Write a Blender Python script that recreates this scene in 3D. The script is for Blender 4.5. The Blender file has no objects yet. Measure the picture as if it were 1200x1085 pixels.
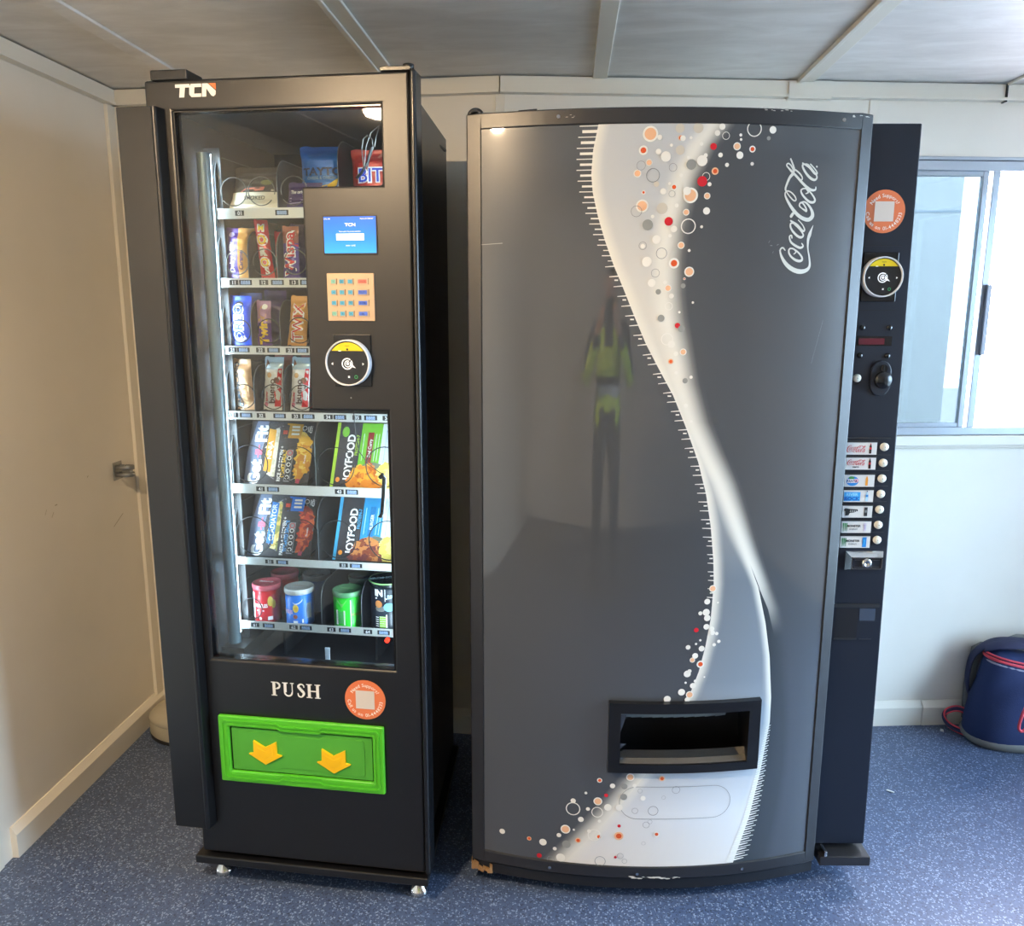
import bpy, bmesh, math, random
from math import sin, cos, pi, radians, sqrt, atan2, hypot
from mathutils import Vector, Matrix
random.seed(7)
SC = bpy.context.scene
COL = SC.collection

# ------------------------------------------------------------------ materials
def lin(c):
    c = c / 255.0
    return c / 12.92 if c <= 0.04045 else ((c + 0.055) / 1.055) ** 2.4
def rgb(r, g, b): return (lin(r), lin(g), lin(b), 1.0)
MATS = {}
def mat(name, c=(128, 128, 128), rough=0.5, metal=0.0, spec=0.5, emit=0.0, ecol=None, coat=0.0, attr=False, bump=None):
    if name in MATS: return MATS[name]
    m = bpy.data.materials.new(name); m.use_nodes = True
    nt = m.node_tree; b = nt.nodes['Principled BSDF']
    b.inputs['Base Color'].default_value = rgb(*c)
    b.inputs['Roughness'].default_value = rough
    b.inputs['Metallic'].default_value = metal
    b.inputs['Specular IOR Level'].default_value = spec
    b.inputs['Coat Weight'].default_value = coat
    b.inputs['Coat Roughness'].default_value = 0.05
    if emit:
        b.inputs['Emission Color'].default_value = rgb(*(ecol or c))
        b.inputs['Emission Strength'].default_value = emit
    if attr:
        a = nt.nodes.new('ShaderNodeAttribute'); a.attribute_name = 'Col'
        nt.links.new(a.outputs['Color'], b.inputs['Base Color'])
    if bump:
        sc, st = bump
        tc = nt.nodes.new('ShaderNodeTexCoord')
        n = nt.nodes.new('ShaderNodeTexNoise'); n.inputs['Scale'].default_value = sc; n.inputs['Detail'].default_value = 3
        bp = nt.nodes.new('ShaderNodeBump'); bp.inputs['Strength'].default_value = st; bp.inputs['Distance'].default_value = 0.002
        nt.links.new(tc.outputs['Object'], n.inputs['Vector'])
        nt.links.new(n.outputs['Fac'], bp.inputs['Height'])
        nt.links.new(bp.outputs['Normal'], b.inputs['Normal'])
    MATS[name] = m
    return m

def pane_mat(name, tint, reflect=1.0):
    """clear sheet: transparent with a fresnel gloss"""
    m = bpy.data.materials.new(name); m.use_nodes = True
    nt = m.node_tree; nt.nodes.clear()
    o = nt.nodes.new('ShaderNodeOutputMaterial')
    t = nt.nodes.new('ShaderNodeBsdfTransparent'); t.inputs['Color'].default_value = rgb(*tint)
    g = nt.nodes.new('ShaderNodeBsdfGlossy'); g.inputs['Roughness'].default_value = 0.02
    f = nt.nodes.new('ShaderNodeFresnel'); f.inputs['IOR'].default_value = 1.45
    k = nt.nodes.new('ShaderNodeMath'); k.operation = 'MULTIPLY'; k.inputs[1].default_value = reflect
    mx = nt.nodes.new('ShaderNodeMixShader')
    nt.links.new(f.outputs[0], k.inputs[0]); nt.links.new(k.outputs[0], mx.inputs[0])
    nt.links.new(t.outputs[0], mx.inputs[1]); nt.links.new(g.outputs[0], mx.inputs[2])
    nt.links.new(mx.outputs[0], o.inputs['Surface'])
    MATS[name] = m
    return m

def ramp_mat(name, build, rough=0.5, spec=0.5):
    m = bpy.data.materials.new(name); m.use_nodes = True
    nt = m.node_tree; b = nt.nodes['Principled BSDF']
    b.inputs['Roughness'].default_value = rough
    b.inputs['Specular IOR Level'].default_value = spec
    build(nt, b); MATS[name] = m
    return m
def node(nt, t, **kw):
    n = nt.nodes.new(t)
    for k, v in kw.items():
        if k in n.inputs: n.inputs[k].default_value = v
        else: setattr(n, k, v)
    return n
def ramp(nt, stops, interp='LINEAR'):
    n = nt.nodes.new('ShaderNodeValToRGB'); cr = n.color_ramp; cr.interpolation = interp
    cr.elements[0].position, cr.elements[0].color = stops[0]
    cr.elements[1].position, cr.elements[1].color = stops[-1]
    for p, c in stops[1:-1]:
        e = cr.elements.new(p); e.color = c
    return n

# ------------------------------------------------------------------ mesh builder
class MB:
    def __init__(s): s.v = []; s.f = []; s.m = []; s.sm = []; s.mats = []
    def mi(s, m):
        if m not in s.mats: s.mats.append(m)
        return s.mats.index(m)
    def add(s, vs, fs, m, smooth=False):
        b = len(s.v); s.v += [tuple(v) for v in vs]; i = s.mi(m)
        for f in fs: s.f.append([b + k for k in f]); s.m.append(i); s.sm.append(smooth)
        return s
    def box(s, x0, x1, y0, y1, z0, z1, m):
        vs = [(x, y, z) for x in (x0, x1) for y in (y0, y1) for z in (z0, z1)]
        return s.add(vs, [(0, 1, 3, 2), (4, 6, 7, 5), (0, 4, 5, 1), (2, 3, 7, 6), (0, 2, 6, 4), (1, 5, 7, 3)], m)
    def hexa(s, bottom, top, m):
        """two loops of four points, bottom and top, same turn"""
        n = len(bottom)
        return s.add(list(bottom) + list(top), [tuple(range(n))[::-1], tuple(range(n, 2 * n))] + [(i, (i + 1) % n, n + (i + 1) % n, n + i) for i in range(n)], m)
    def prism(s, poly, fn, d0, d1, m):
        """poly in (a,b); fn(a,b,d) -> xyz"""
        n = len(poly)
        vs = [fn(a, b, d0) for a, b in poly] + [fn(a, b, d1) for a, b in poly]
        return s.add(vs, [tuple(range(n)), tuple(range(n, 2 * n))[::-1]] + [(i, n + i, n + (i + 1) % n, (i + 1) % n) for i in range(n)], m)
    def flat(s, poly, fn, m):
        vs = [fn(a, b) for a, b in poly]
        return s.add(vs, [tuple(range(len(vs)))], m)
    def rect(s, a0, a1, b0, b1, fn, m, n=1):
        for i in range(n):
            p, q = a0 + (a1 - a0) * i / n, a0 + (a1 - a0) * (i + 1) / n
            s.flat([(p, b0), (q, b0), (q, b1), (p, b1)], fn, m)
        return s
    def disc(s, a, b, r, fn, m, n=24, ry=None, a0=0, a1=2 * pi):
        ry = ry or r
        full = abs(a1 - a0 - 2 * pi) < 1e-6
        k = n if full else n + 1
        return s.flat([(a + r * cos(a0 + (a1 - a0) * i / n), b + ry * sin(a0 + (a1 - a0) * i / n)) for i in range(k)], fn, m)
    def annulus(s, a, b, r0, r1, fn, m, n=28, a0=0, a1=2 * pi):
        vs = []; fs = []
        for i in range(n + 1):
            t = a0 + (a1 - a0) * i / n
            vs += [fn(a + r0 * cos(t), b + r0 * sin(t)), fn(a + r1 * cos(t), b + r1 * sin(t))]
        for i in range(n): fs.append((2 * i, 2 * i + 1, 2 * i + 3, 2 * i + 2))
        return s.add(vs, fs, m)
    def cyl(s, p0, p1, r0, m, r1=None, n=20, caps=True, smooth=True):
        p0, p1 = Vector(p0), Vector(p1); r1 = r0 if r1 is None else r1
        d = (p1 - p0).normalized(); u = d.orthogonal().normalized(); w = d.cross(u)
        vs = []
        for p, r in ((p0, r0), (p1, r1)):
            vs += [p + u * (r * cos(2 * pi * i / n)) + w * (r * sin(2 * pi * i / n)) for i in range(n)]
        s.add(vs, [(i, (i + 1) % n, n + (i + 1) % n, n + i) for i in range(n)], m, smooth)
        if caps: s.add(vs, [tuple(range(n))[::-1], tuple(range(n, 2 * n))], m)
        return s
    def lathe(s, prof, c, m, axis='z', n=32, smooth=True):
        vs = []; k = len(prof)
        for i in range(n):
            t = 2 * pi * i / n
            for r, h in prof:
                if axis == 'z': vs.append((c[0] + r * cos(t), c[1] + r * sin(t), c[2] + h))
                else: vs.append((c[0] + r * cos(t), c[1] - h, c[2] + r * sin(t)))
        fs = []
        for i in range(n):
            j = (i + 1) % n
            for q in range(k - 1): fs.append((i * k + q, j * k + q, j * k + q + 1, i * k + q + 1))
        return s.add(vs, fs, m, smooth)
    def tube(s, pts, r, m, n=8, closed=False, caps=True, flat=None):
        """round tube, or a flat strap when flat=(half width, half thickness)"""
        pts = [Vector(p) for p in pts]; N = len(pts); vs = []
        up = None
        for i, p in enumerate(pts):
            if closed: d = pts[(i + 1) % N] - pts[i - 1]
            else: d = pts[min(i + 1, N - 1)] - pts[max(i - 1, 0)]
            d.normalize()
            if up is None: up = d.orthogonal().normalized() if flat is None else flat[2].copy()
            up = (up - d * up.dot(d)).normalized(); w = d.cross(up)
            rr = r[i] if isinstance(r, (list, tuple)) else r
            for k in range(n):
                t = 2 * pi * k / n
                if flat: vs.append(p + up * (flat[0] * cos(t)) + w * (flat[1] * sin(t)))
                else: vs.append(p + up * (rr * cos(t)) + w * (rr * sin(t)))
        fs = []
        for i in range(N if closed else N - 1):
            j = (i + 1) % N
            for k in range(n): fs.append((i * n + k, i * n + (k + 1) % n, j * n + (k + 1) % n, j * n + k))
        s.add(vs, fs, m, True)
        if caps and not closed: s.add(vs, [tuple(range(n))[::-1], tuple(range((N - 1) * n, N * n))], m)
        return s
    def cells(s, us, zs, keep, fn, d0, d1, m):
        """prism of grid cells (front d0, back d1) without inner walls"""
        nu, nz = len(us) - 1, len(zs) - 1
        K = {(i, j) for i in range(nu) for j in range(nz) if keep((us[i] + us[i + 1]) / 2, (zs[j] + zs[j + 1]) / 2)}
        for i, j in K:
            u0, u1, z0, z1 = us[i], us[i + 1], zs[j], zs[j + 1]
            q = [(u0, z0), (u1, z0), (u1, z1), (u0, z1)]
            s.add([fn(a, b, d0) for a, b in q], [(0, 1, 2, 3)], m)
            s.add([fn(a, b, d1) for a, b in q], [(3, 2, 1, 0)], m)
            for (di, dj), (p, r) in (((0, -1), (q[0], q[1])), ((1, 0), (q[1], q[2])), ((0, 1), (q[2], q[3])), ((-1, 0), (q[3], q[0]))):
                if (i + di, j + dj) not in K:
                    s.add([fn(*p, d0), fn(*p, d1), fn(*r, d1), fn(*r, d0)], [(0, 1, 2, 3)], m)
        return s
    def stroke(s, pts, fn, m):
        """flat pen stroke through (a,b,width) with rounded ends"""
        P = []
        for i in range(len(pts) - 1):                # catmull-rom refine
            p0, p1, p2, p3 = pts[max(i - 1, 0)], pts[i], pts[i + 1], pts[min(i + 2, len(pts) - 1)]
            for k in range(4):
                t = k / 4
                P.append(tuple(0.5 * (2 * p1[c] + (p2[c] - p0[c]) * t + (2 * p0[c] - 5 * p1[c] + 4 * p2[c] - p3[c]) * t * t + (3 * p1[c] - p0[c] - 3 * p2[c] + p3[c]) * t ** 3) for c in range(3)))
        P.append(tuple(pts[-1]))
        vs = []; fs = []
        for i, (a, b, w) in enumerate(P):
            q, r = P[max(i - 1, 0)], P[min(i + 1, len(P) - 1)]
            dx, dy = r[0] - q[0], r[1] - q[1]; l = hypot(dx, dy) or 1e-9
            vs += [fn(a - dy / l * w / 2, b + dx / l * w / 2), fn(a + dy / l * w / 2, b - dx / l * w / 2)]
        for i in range(len(P) - 1): fs.append((2 * i, 2 * i + 1, 2 * i + 3, 2 * i + 2))
        s.add(vs, fs, m)
        for a, b, w in (P[0], P[-1]): s.disc(a, b, w / 2, fn, m, 10)
        return s
    def text(s, t, fn, a, b, size, m, align='c', bold=0.0, xs=1.0, rot=0.0):
        """text decal: fn(a,b); centre (or left 'l') at a,b; size = capital height; rot in radians"""
        vs, fs, w = glyphs(t, bold)
        k = size / 0.72
        ox = -w / 2 if align == 'c' else 0
        c, q = cos(rot), sin(rot)
        out = []
        for x, y in vs:
            x, y = (x + ox) * k * xs, (y - 0.36) * k
            out.append(fn(a + x * c - y * q, b + x * q + y * c))
        return s.add(out, fs, m)
    def build(s, name, parent=None, loc=None, bevel=0.0, seg=2, colors=None):
        me = bpy.data.meshes.new(name)
        me.from_pydata(s.v, [], s.f)
        for m in s.mats: me.materials.append(m)
        me.polygons.foreach_set('material_index', s.m)
        me.polygons.foreach_set('use_smooth', s.sm)
        if colors is not None:
            ca = me.color_attributes.new('Col', 'FLOAT_COLOR', 'CORNER')
            ca.data.foreach_set('color', [x for c in colors for x in c])
        me.update()
        o = bpy.data.objects.new(name, me); COL.objects.link(o)
        if parent: o.parent = parent
        if loc: o.location = loc
        if bevel:
            bm = bmesh.new(); bm.from_mesh(me); bmesh.ops.remove_doubles(bm, verts=bm.verts, dist=1e-5)
            bmesh.ops.recalc_face_normals(bm, faces=bm.faces); bm.to_mesh(me); bm.free()
            b = o.modifiers.new('bevel', 'BEVEL'); b.width = bevel; b.segments = seg; b.limit_method = 'ANGLE'; b.angle_limit = radians(40)
        return o

_G = {}
def glyphs(t, bold=0.0):
    k = (t, bold)
    if k not in _G:
        cu = bpy.data.curves.new('t', 'FONT'); cu.body = t; cu.size = 1; cu.offset = bold; cu.resolution_u = 3
        o = bpy.data.objects.new('t', cu); COL.objects.link(o)
        dg = bpy.context.evaluated_depsgraph_get(); ev = o.evaluated_get(dg); me = ev.to_mesh()
        vs = [(v.co.x, v.co.y) for v in me.vertices]; fs = [tuple(p.vertices) for p in me.polygons]
        ev.to_mesh_clear(); bpy.data.objects.remove(o); bpy.data.curves.remove(cu)
        x0 = min(v[0] for v in vs) if vs else 0; x1 = max(v[0] for v in vs) if vs else 0
        _G[k] = ([(x - x0, y) for x, y in vs], fs, x1 - x0)
    return _G[k]

def tag(o, label=None, cat=None, group=None, kind=None):
    if label: o['label'] = label
    if cat: o['category'] = cat
    if group: o['group'] = group
    if kind: o['kind'] = kind
    return o
def thing(name, label, cat, loc=(0, 0, 0), rz=0.0, group=None):
    o = bpy.data.objects.new(name, None); COL.objects.link(o)
    o.location = loc; o.rotation_euler = (0, 0, rz); o.empty_display_size = 0.05
    return tag(o, label, cat, group)
def struct(name, mb, **kw): return tag(mb.build(name, **kw), kind='structure')
def interp(tab, x, i=0, j=1):
    """tab sorted by column i ascending"""
    if x <= tab[0][i]: return tab[0][j]
    for p, q in zip(tab, tab[1:]):
        if x <= q[i]: return p[j] + (q[j] - p[j]) * (x - p[i]) / (q[i] - p[i] + 1e-12)
    return tab[-1][j]
def smooth01(t): t = max(0., min(1., t)); return t * t * (3 - 2 * t)
def mixc(a, b, t): return tuple(a[i] + (b[i] - a[i]) * t for i in range(4))

# plain colours
WHITE = mat('white_print', (226, 224, 214), 0.35)
INK = mat('black_print', (22, 22, 26), 0.4)
SKY, LAMP, EXPO = 40, 1250, 0.0
# ------------------------------------------------------------------ the room
CEIL = 2.175
XL, XR, YF = -1.5, 2.55, -1.75
def wall_y(x): return 2.687 + 0.125 * x if x > -0.22 else 2.643 - 0.075 * x
M_wall = ramp_mat('painted_wall_panel', lambda nt, b: (
    lambda tc, n, r, n2, bp: (nt.links.new(tc.outputs['Object'], n.inputs['Vector']), nt.links.new(n.outputs['Fac'], r.inputs['Fac']), nt.links.new(r.outputs['Color'], b.inputs['Base Color']),
        nt.links.new(tc.outputs['Object'], n2.inputs['Vector']), nt.links.new(n2.outputs['Fac'], bp.inputs['Height']), nt.links.new(bp.outputs['Normal'], b.inputs['Normal'])))(
    node(nt, 'ShaderNodeTexCoord'), node(nt, 'ShaderNodeTexNoise', Scale=2.5, Detail=4.0), ramp(nt, [(0.3, rgb(224, 219, 207)), (0.7, rgb(232, 227, 216))]),
    node(nt, 'ShaderNodeTexNoise', Scale=260.0, Detail=2.0), node(nt, 'ShaderNodeBump', Strength=0.06, Distance=0.002)), 0.42)
M_trim = mat('white_plastic_trim', (226, 221, 208), 0.35)
M_frame = mat('window_aluminium', (176, 182, 190), 0.3, 0.7)

def ceil_nodes(nt, b):
    tc = node(nt, 'ShaderNodeTexCoord'); mp = node(nt, 'ShaderNodeMapping'); mp.inputs['Scale'].default_value = (1.6, 5.0, 1)
    n = node(nt, 'ShaderNodeTexNoise', Scale=2.6, Detail=7.0, Roughness=0.62, Distortion=0.5)
    r = ramp(nt, [(0.34, rgb(216, 213, 208)), (0.5, rgb(226, 223, 218)), (0.66, rgb(236, 234, 230))])
    nt.links.new(tc.outputs['Object'], mp.inputs['Vector']); nt.links.new(mp.outputs['Vector'], n.inputs['Vector'])
    nt.links.new(n.outputs['Fac'], r.inputs['Fac']); nt.links.new(r.outputs['Color'], b.inputs['Base Color'])
M_ceil = ramp_mat('marbled_ceiling_board', ceil_nodes, 0.4)

def floor_nodes(nt, b):
    tc = node(nt, 'ShaderNodeTexCoord')
    big = node(nt, 'ShaderNodeTexNoise', Scale=1.6, Detail=5.0, Roughness=0.6)
    fine = node(nt, 'ShaderNodeTexNoise', Scale=95.0, Detail=3.0)
    v1 = node(nt, 'ShaderNodeTexVoronoi', Scale=185.0); v2 = node(nt, 'ShaderNodeTexVoronoi', Scale=240.0)
    warp = node(nt, 'ShaderNodeTexNoise', Scale=90.0, Detail=2.0)
    wm = node(nt, 'ShaderNodeVectorMath', operation='MULTIPLY_ADD'); wm.inputs[1].default_value = (0.010, 0.010, 0); 
    nt.links.new(tc.outputs['Object'], warp.inputs['Vector']); nt.links.new(warp.outputs['Color'], wm.inputs[0]); nt.links.new(tc.outputs['Object'], wm.inputs[2])
    for n in (big, fine): nt.links.new(tc.outputs['Object'], n.inputs['Vector'])
    for n in (v1, v2): nt.links.new(wm.outputs[0], n.inputs['Vector'])
    base = ramp(nt, [(0.3, rgb(66, 80, 108)), (0.7, rgb(78, 95, 126))])
    nt.links.new(fine.outputs['Fac'], base.inputs['Fac'])
    # pale flecks: cells whose random value is high, near the cell centre
    def flecks(v, lo, size):
        sep = node(nt, 'ShaderNodeSeparateColor'); nt.links.new(v.outputs['Color'], sep.inputs['Color'])
        g = node(nt, 'ShaderNodeMath', operation='GREATER_THAN'); g.inputs[1].default_value = lo; nt.links.new(sep.outputs[0], g.inputs[0])
        d = node(nt, 'ShaderNodeMath', operation='LESS_THAN'); d.inputs[1].default_value = size; nt.links.new(v.outputs['Distance'], d.inputs[0])
        m = node(nt, 'ShaderNodeMath', operation='MULTIPLY'); nt.links.new(g.outputs[0], m.inputs[0]); nt.links.new(d.outputs[0], m.inputs[1])
        return m
    f1 = flecks(v1, 0.62, 0.46); f2 = flecks(v2, 0.72, 0.5)
    m1 = node(nt, 'ShaderNodeMixRGB'); m1.inputs[2].default_value = rgb(134, 149, 174); nt.links.new(f1.outputs[0], m1.inputs[0]); nt.links.new(base.outputs['Color'], m1.inputs[1])
    m2 = node(nt, 'ShaderNodeMixRGB'); m2.inputs[2].default_value = rgb(52, 62, 84); nt.links.new(f2.outputs[0], m2.inputs[0]); nt.links.new(m1.outputs[0], m2.inputs[1])
    dirt = ramp(nt, [(0.3, (0.86, 0.86, 0.85, 1)), (0.65, (1, 1, 1, 1))]); nt.links.new(big.outputs['Fac'], dirt.inputs['Fac'])
    m3 = node(nt, 'ShaderNodeMixRGB', blend_type='MULTIPLY'); m3.inputs[0].default_value = 1.0
    nt.links.new(m2.outputs[0], m3.inputs[1]); nt.links.new(dirt.outputs['Color'], m3.inputs[2]); nt.links.new(m3.outputs[0], b.inputs['Base Color'])
    rr = ramp(nt, [(0.3, (0.32,) * 3 + (1,)), (0.7, (0.44,) * 3 + (1,))]); nt.links.new(big.outputs['Fac'], rr.inputs['Fac']); nt.links.new(rr.outputs['Color'], b.inputs['Roughness'])
M_floor = ramp_mat('speckled_blue_vinyl', floor_nodes, 0.45)

struct('floor', MB().box(XL - 0.9, XR + 0.1, YF - 0.1, 3.3, -0.05, 0, M_floor))
struct('ceiling', MB().box(XL - 0.9, XR + 0.1, YF - 0.1, 3.3, CEIL, CEIL + 0.05, M_ceil))

# back wall follows the joint between two wall boards behind the drinks machine; a sliding window is cut in the right board
WX0, WX1, WZ0, WZ1 = 0.98, 2.3, 1.062, 1.945
def bw(x, z, d): return (x, wall_y(x) + d, z)
xs = [XL - 0.1, -0.22, WX0, WX1, XR + 0.1]; zs = [0, WZ0, WZ1, CEIL]
w = MB().cells(xs, zs, lambda x, z: not (WX0 < x < WX1 and WZ0 < z < WZ1), lambda x, z, d: bw(x, z, d), 0, 0.07, M_wall)
struct('wall_back', w)
LWY = 1.866                                                       # the left wall stops at a doorway
struct('wall_left', MB().box(XL - 0.07, XL, LWY, 3.0, 0, CEIL, M_wall).box(XL - 0.07, XL, YF, 0.95, 0, CEIL, M_wall).box(XL - 0.07, XL, 0.95, LWY, 2.02, CEIL, M_wall))
struct('wall_front', MB().box(XL - 0.1, XR + 0.1, YF - 0.07, YF, 0, CEIL, M_wall))
# right wall with a second window
RY0, RY1, RZ0, RZ1 = 0.85, 2.40, 0.08, 2.02
w = MB().cells([YF, RY0, RY1, 3.2], [0, RZ0, RZ1, CEIL], lambda y, z: not (RY0 < y < RY1 and RZ0 < z < RZ1), lambda y, z, d: (XR + d, y, z), 0, 0.07, M_wall)
struct('wall_right', w)
M_door = mat('door_paint', (214, 209, 196), 0.4)
d = MB().box(XL - 0.06, XL - 0.02, 0.97, LWY - 0.02, 0.01, 2.0, M_door)
struct('door_1', d, bevel=0.003)
dh = MB().cyl((XL - 0.02, 1.05, 1.0), (XL + 0.03, 1.05, 1.0), 0.012, M_frame).tube([(XL + 0.03, 1.05, 1.0), (XL + 0.035, 1.08, 1.0), (XL + 0.035, 1.16, 1.0)], 0.009, M_frame)
dh.build('door_handle', parent=bpy.data.objects['door_1'])
struct('trim_1', MB().box(XL - 0.07, XL + 0.004, LWY - 0.02, LWY, 0, 2.02, M_trim).box(XL - 0.07, XL + 0.004, 0.95, 0.97, 0, 2.02, M_trim).box(XL - 0.07, XL + 0.004, 0.95, LWY, 2.0, 2.02, M_trim))

# coving strips under the ceiling: box section with a thin lip
TZ = 2.127
def coving(name, pts):
    mb = MB()
    for (x0, y0), (x1, y1) in zip(pts, pts[1:]):
        dx, dy = x1 - x0, y1 - y0; l = hypot(dx, dy); nx, ny = dy / l, -dx / l
        for t, z0, z1 in ((0.022, TZ, CEIL - 0.004), (0.030, TZ - 0.004, TZ + 0.004)):
            q = [(x0, y0), (x1, y1), (x1 + nx * t, y1 + ny * t), (x0 + nx * t, y0 + ny * t)]
            mb.hexa([(a, b, z0) for a, b in q], [(a, b, z1) for a, b in q], M_trim)
    return struct(name, mb)
coving('trim_2', [(XL, wall_y(XL)), (-0.22, wall_y(-0.22)), (XR, wall_y(XR))])
coving('trim_3', [(XL, LWY), (XL, wall_y(XL))])
# the covers over the coving joints
mb = MB()
for x0, x1 in ((0.665, 0.80), (1.352, 1.358)):
    q = [(x0, wall_y(x0)), (x1, wall_y(x1)), (x1, wall_y(x1) - 0.027), (x0, wall_y(x0) - 0.027)]
    mb.hexa([(a, b, TZ - 0.008) for a, b in q], [(a, b, CEIL - 0.004) for a, b in q], M_trim if x1 - x0 > 0.05 else INK)
struct('trim_4', mb)
# board joints: flat cover strips on the walls
mb = MB()
for x0 in (0.93, -0.235):
    q = [(x0, wall_y(x0)), (x0 + 0.03, wall_y(x0 + 0.03)), (x0 + 0.03, wall_y(x0 + 0.03) - 0.0025), (x0, wall_y(x0) - 0.0025)]
    mb.hexa([(a, b, 0.08) for a, b in q], [(a, b, TZ) for a, b in q], M_trim)
mb.box(XL, XL + 0.012, wall_y(XL) - 0.055, wall_y(XL) - 0.004, 0.08, TZ, M_trim)
mb.box(XL, XL + 0.055, wall_y(XL) - 0.012, wall_y(XL) - 0.002, 0.08, TZ, M_trim)
struct('trim_5', mb, bevel=0.002)

# ceiling battens over the board joints
for k, (x, wd, m) in enumerate(((-1.197, 0.05, M_ceil), (-0.553, 0.05, M_trim), (0.083, 0.045, M_trim), (0.718, 0.05, M_trim), (1.36, 0.012, M_trim), (2.0, 0.05, M_trim))):
    yb = wall_y(x)
    mb = MB().box(x - wd / 2, x + wd / 2, YF, yb - 0.02, CEIL - 0.008, CEIL, m)
    if k in (1, 3): mb.box(x - wd / 2 - 0.004, x - wd / 2 + 0.01, YF, yb - 0.02, CEIL - 0.013, CEIL, M_trim)
    struct('trim_%d' % (6 + k), mb, bevel=0.002)
# baseboards: a bevelled top edge
def baseboard(name, pts):
    mb = MB()
    for (x0, y0), (x1, y1) in zip(pts, pts[1:]):
        dx, dy = x1 - x0, y1 - y0; l = hypot(dx, dy); nx, ny = dy / l, -dx / l
        prof = [(0, 0), (0.018, 0), (0.018, 0.068), (0.004, 0.09), (0, 0.09)]
        vs = [(x0 + nx * t, y0 + ny * t, z) for t, z in prof] + [(x1 + nx * t, y1 + ny * t, z) for t, z in prof]
        n = len(prof)
        mb.add(vs, [tuple(range(n)), tuple(range(n, 2 * n))[::-1]] + [(i, (i + 1) % n, n + (i + 1) % n, n + i) for i in range(n)], M_trim)
    return struct(name, mb)
baseboard('baseboard_back', [(XL, wall_y(XL)), (-0.22, wall_y(-0.22)), (1.29, wall_y(1.29))])
baseboard('baseboard_right', [(1.293, wall_y(1.293) - 0.002), (XR, wall_y(XR) - 0.002)])
baseboard('baseboard_left', [(XL, 1.905), (XL, wall_y(XL))])

# ---- window 1: a sliding window in the back wall
def fbox(mb, x0, x1, z0, z1, d0, d1, m):
    q = [(x0, wall_y(x0) + d0), (x1, wall_y(x1) + d0), (x1, wall_y(x1) + d1), (x0, wall_y(x0) + d1)]
    return mb.hexa([(a, b, z0) for a, b in q], [(a, b, z1) for a, b in q], m)
mb = MB()
fbox(mb, WX0, WX1, WZ1 - 0.03, WZ1, -0.012, 0.05, M_frame); fbox(mb, WX0, WX1, WZ0, WZ0 + 0.026, -0.012, 0.05, M_frame)
fbox(mb, WX0, WX0 + 0.025, WZ0, WZ1, -0.012, 0.05, M_frame); fbox(mb, WX1 - 0.025, WX1, WZ0, WZ1, -0.012, 0.05, M_frame)
win = struct('window_1', mb, bevel=0.002)
mb = MB()                                                         # sash frames: left sash closed, right sash slid behind
fbox(mb, WX0 + 0.02, 1.335, WZ0 + 0.02, WZ0 + 0.04, 0.004, 0.024, M_frame); fbox(mb, WX0 + 0.02, 1.335, WZ1 - 0.045, WZ1 - 0.025, 0.004, 0.024, M_frame)
fbox(mb, 1.322, 1.342, WZ0 + 0.02, WZ1 - 0.025, 0.002, 0.026, M_frame); fbox(mb, 1.352, 1.376, WZ0 + 0.01, WZ1 - 0.02, -0.004, 0.02, M_frame)
mb.build('sliding_sash', parent=win, bevel=0.002)
mb = MB(); fbox(mb, 1.366, 1.382, 1.33, 1.56, -0.016, -0.003, mat('sash_pull_grey', (170, 174, 184), 0.4))
mb.build('sash_pull', parent=win, bevel=0.002)
M_pane = pane_mat('window_glass', (214, 232, 236), 1.0)
mb = MB(); fbox(mb, WX0 + 0.02, 1.33, WZ0 + 0.03, WZ1 - 0.03, 0.012, 0.016, pane_mat('tinted_window_glass', (138, 149, 152), 1.0))
mb.build('pane', parent=win)
mb = MB(); fbox(mb, WX0 - 0.02, WX1 + 0.02, WZ0 - 0.035, WZ0 - 0.002, -0.02, 0.04, M_trim); fbox(mb, WX0 - 0.02, WX1 + 0.02, WZ0 - 0.05, WZ0 - 0.046, -0.006, 0.0, M_trim)
fbox(mb, WX0 - 0.02, WX1 + 0.02, WZ1 + 0.001, WZ1 + 0.012, -0.016, 0.0, M_frame)
mb.build('window_sill', parent=win, bevel=0.002)
# ---- window 2 in the right wall
mb = MB()
for a, b, c, d in ((RY0, RY1, RZ0, RZ0 + 0.04), (RY0, RY1, RZ1 - 0.04, RZ1), (RY0, RY0 + 0.04, RZ0, RZ1), (RY1 - 0.04, RY1, RZ0, RZ1), ((RY0 + RY1) / 2 - 0.02, (RY0 + RY1) / 2 + 0.02, RZ0, RZ1)):
    mb.box(XR - 0.012, XR + 0.05, a, b, c, d, M_frame)
win2 = struct('window_2', mb, bevel=0.002)
MB().box(XR + 0.015, XR + 0.02, RY0 + 0.03, RY1 - 0.03, RZ0 + 0.03, RZ1 - 0.03, M_pane).build('pane', parent=win2)

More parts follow.
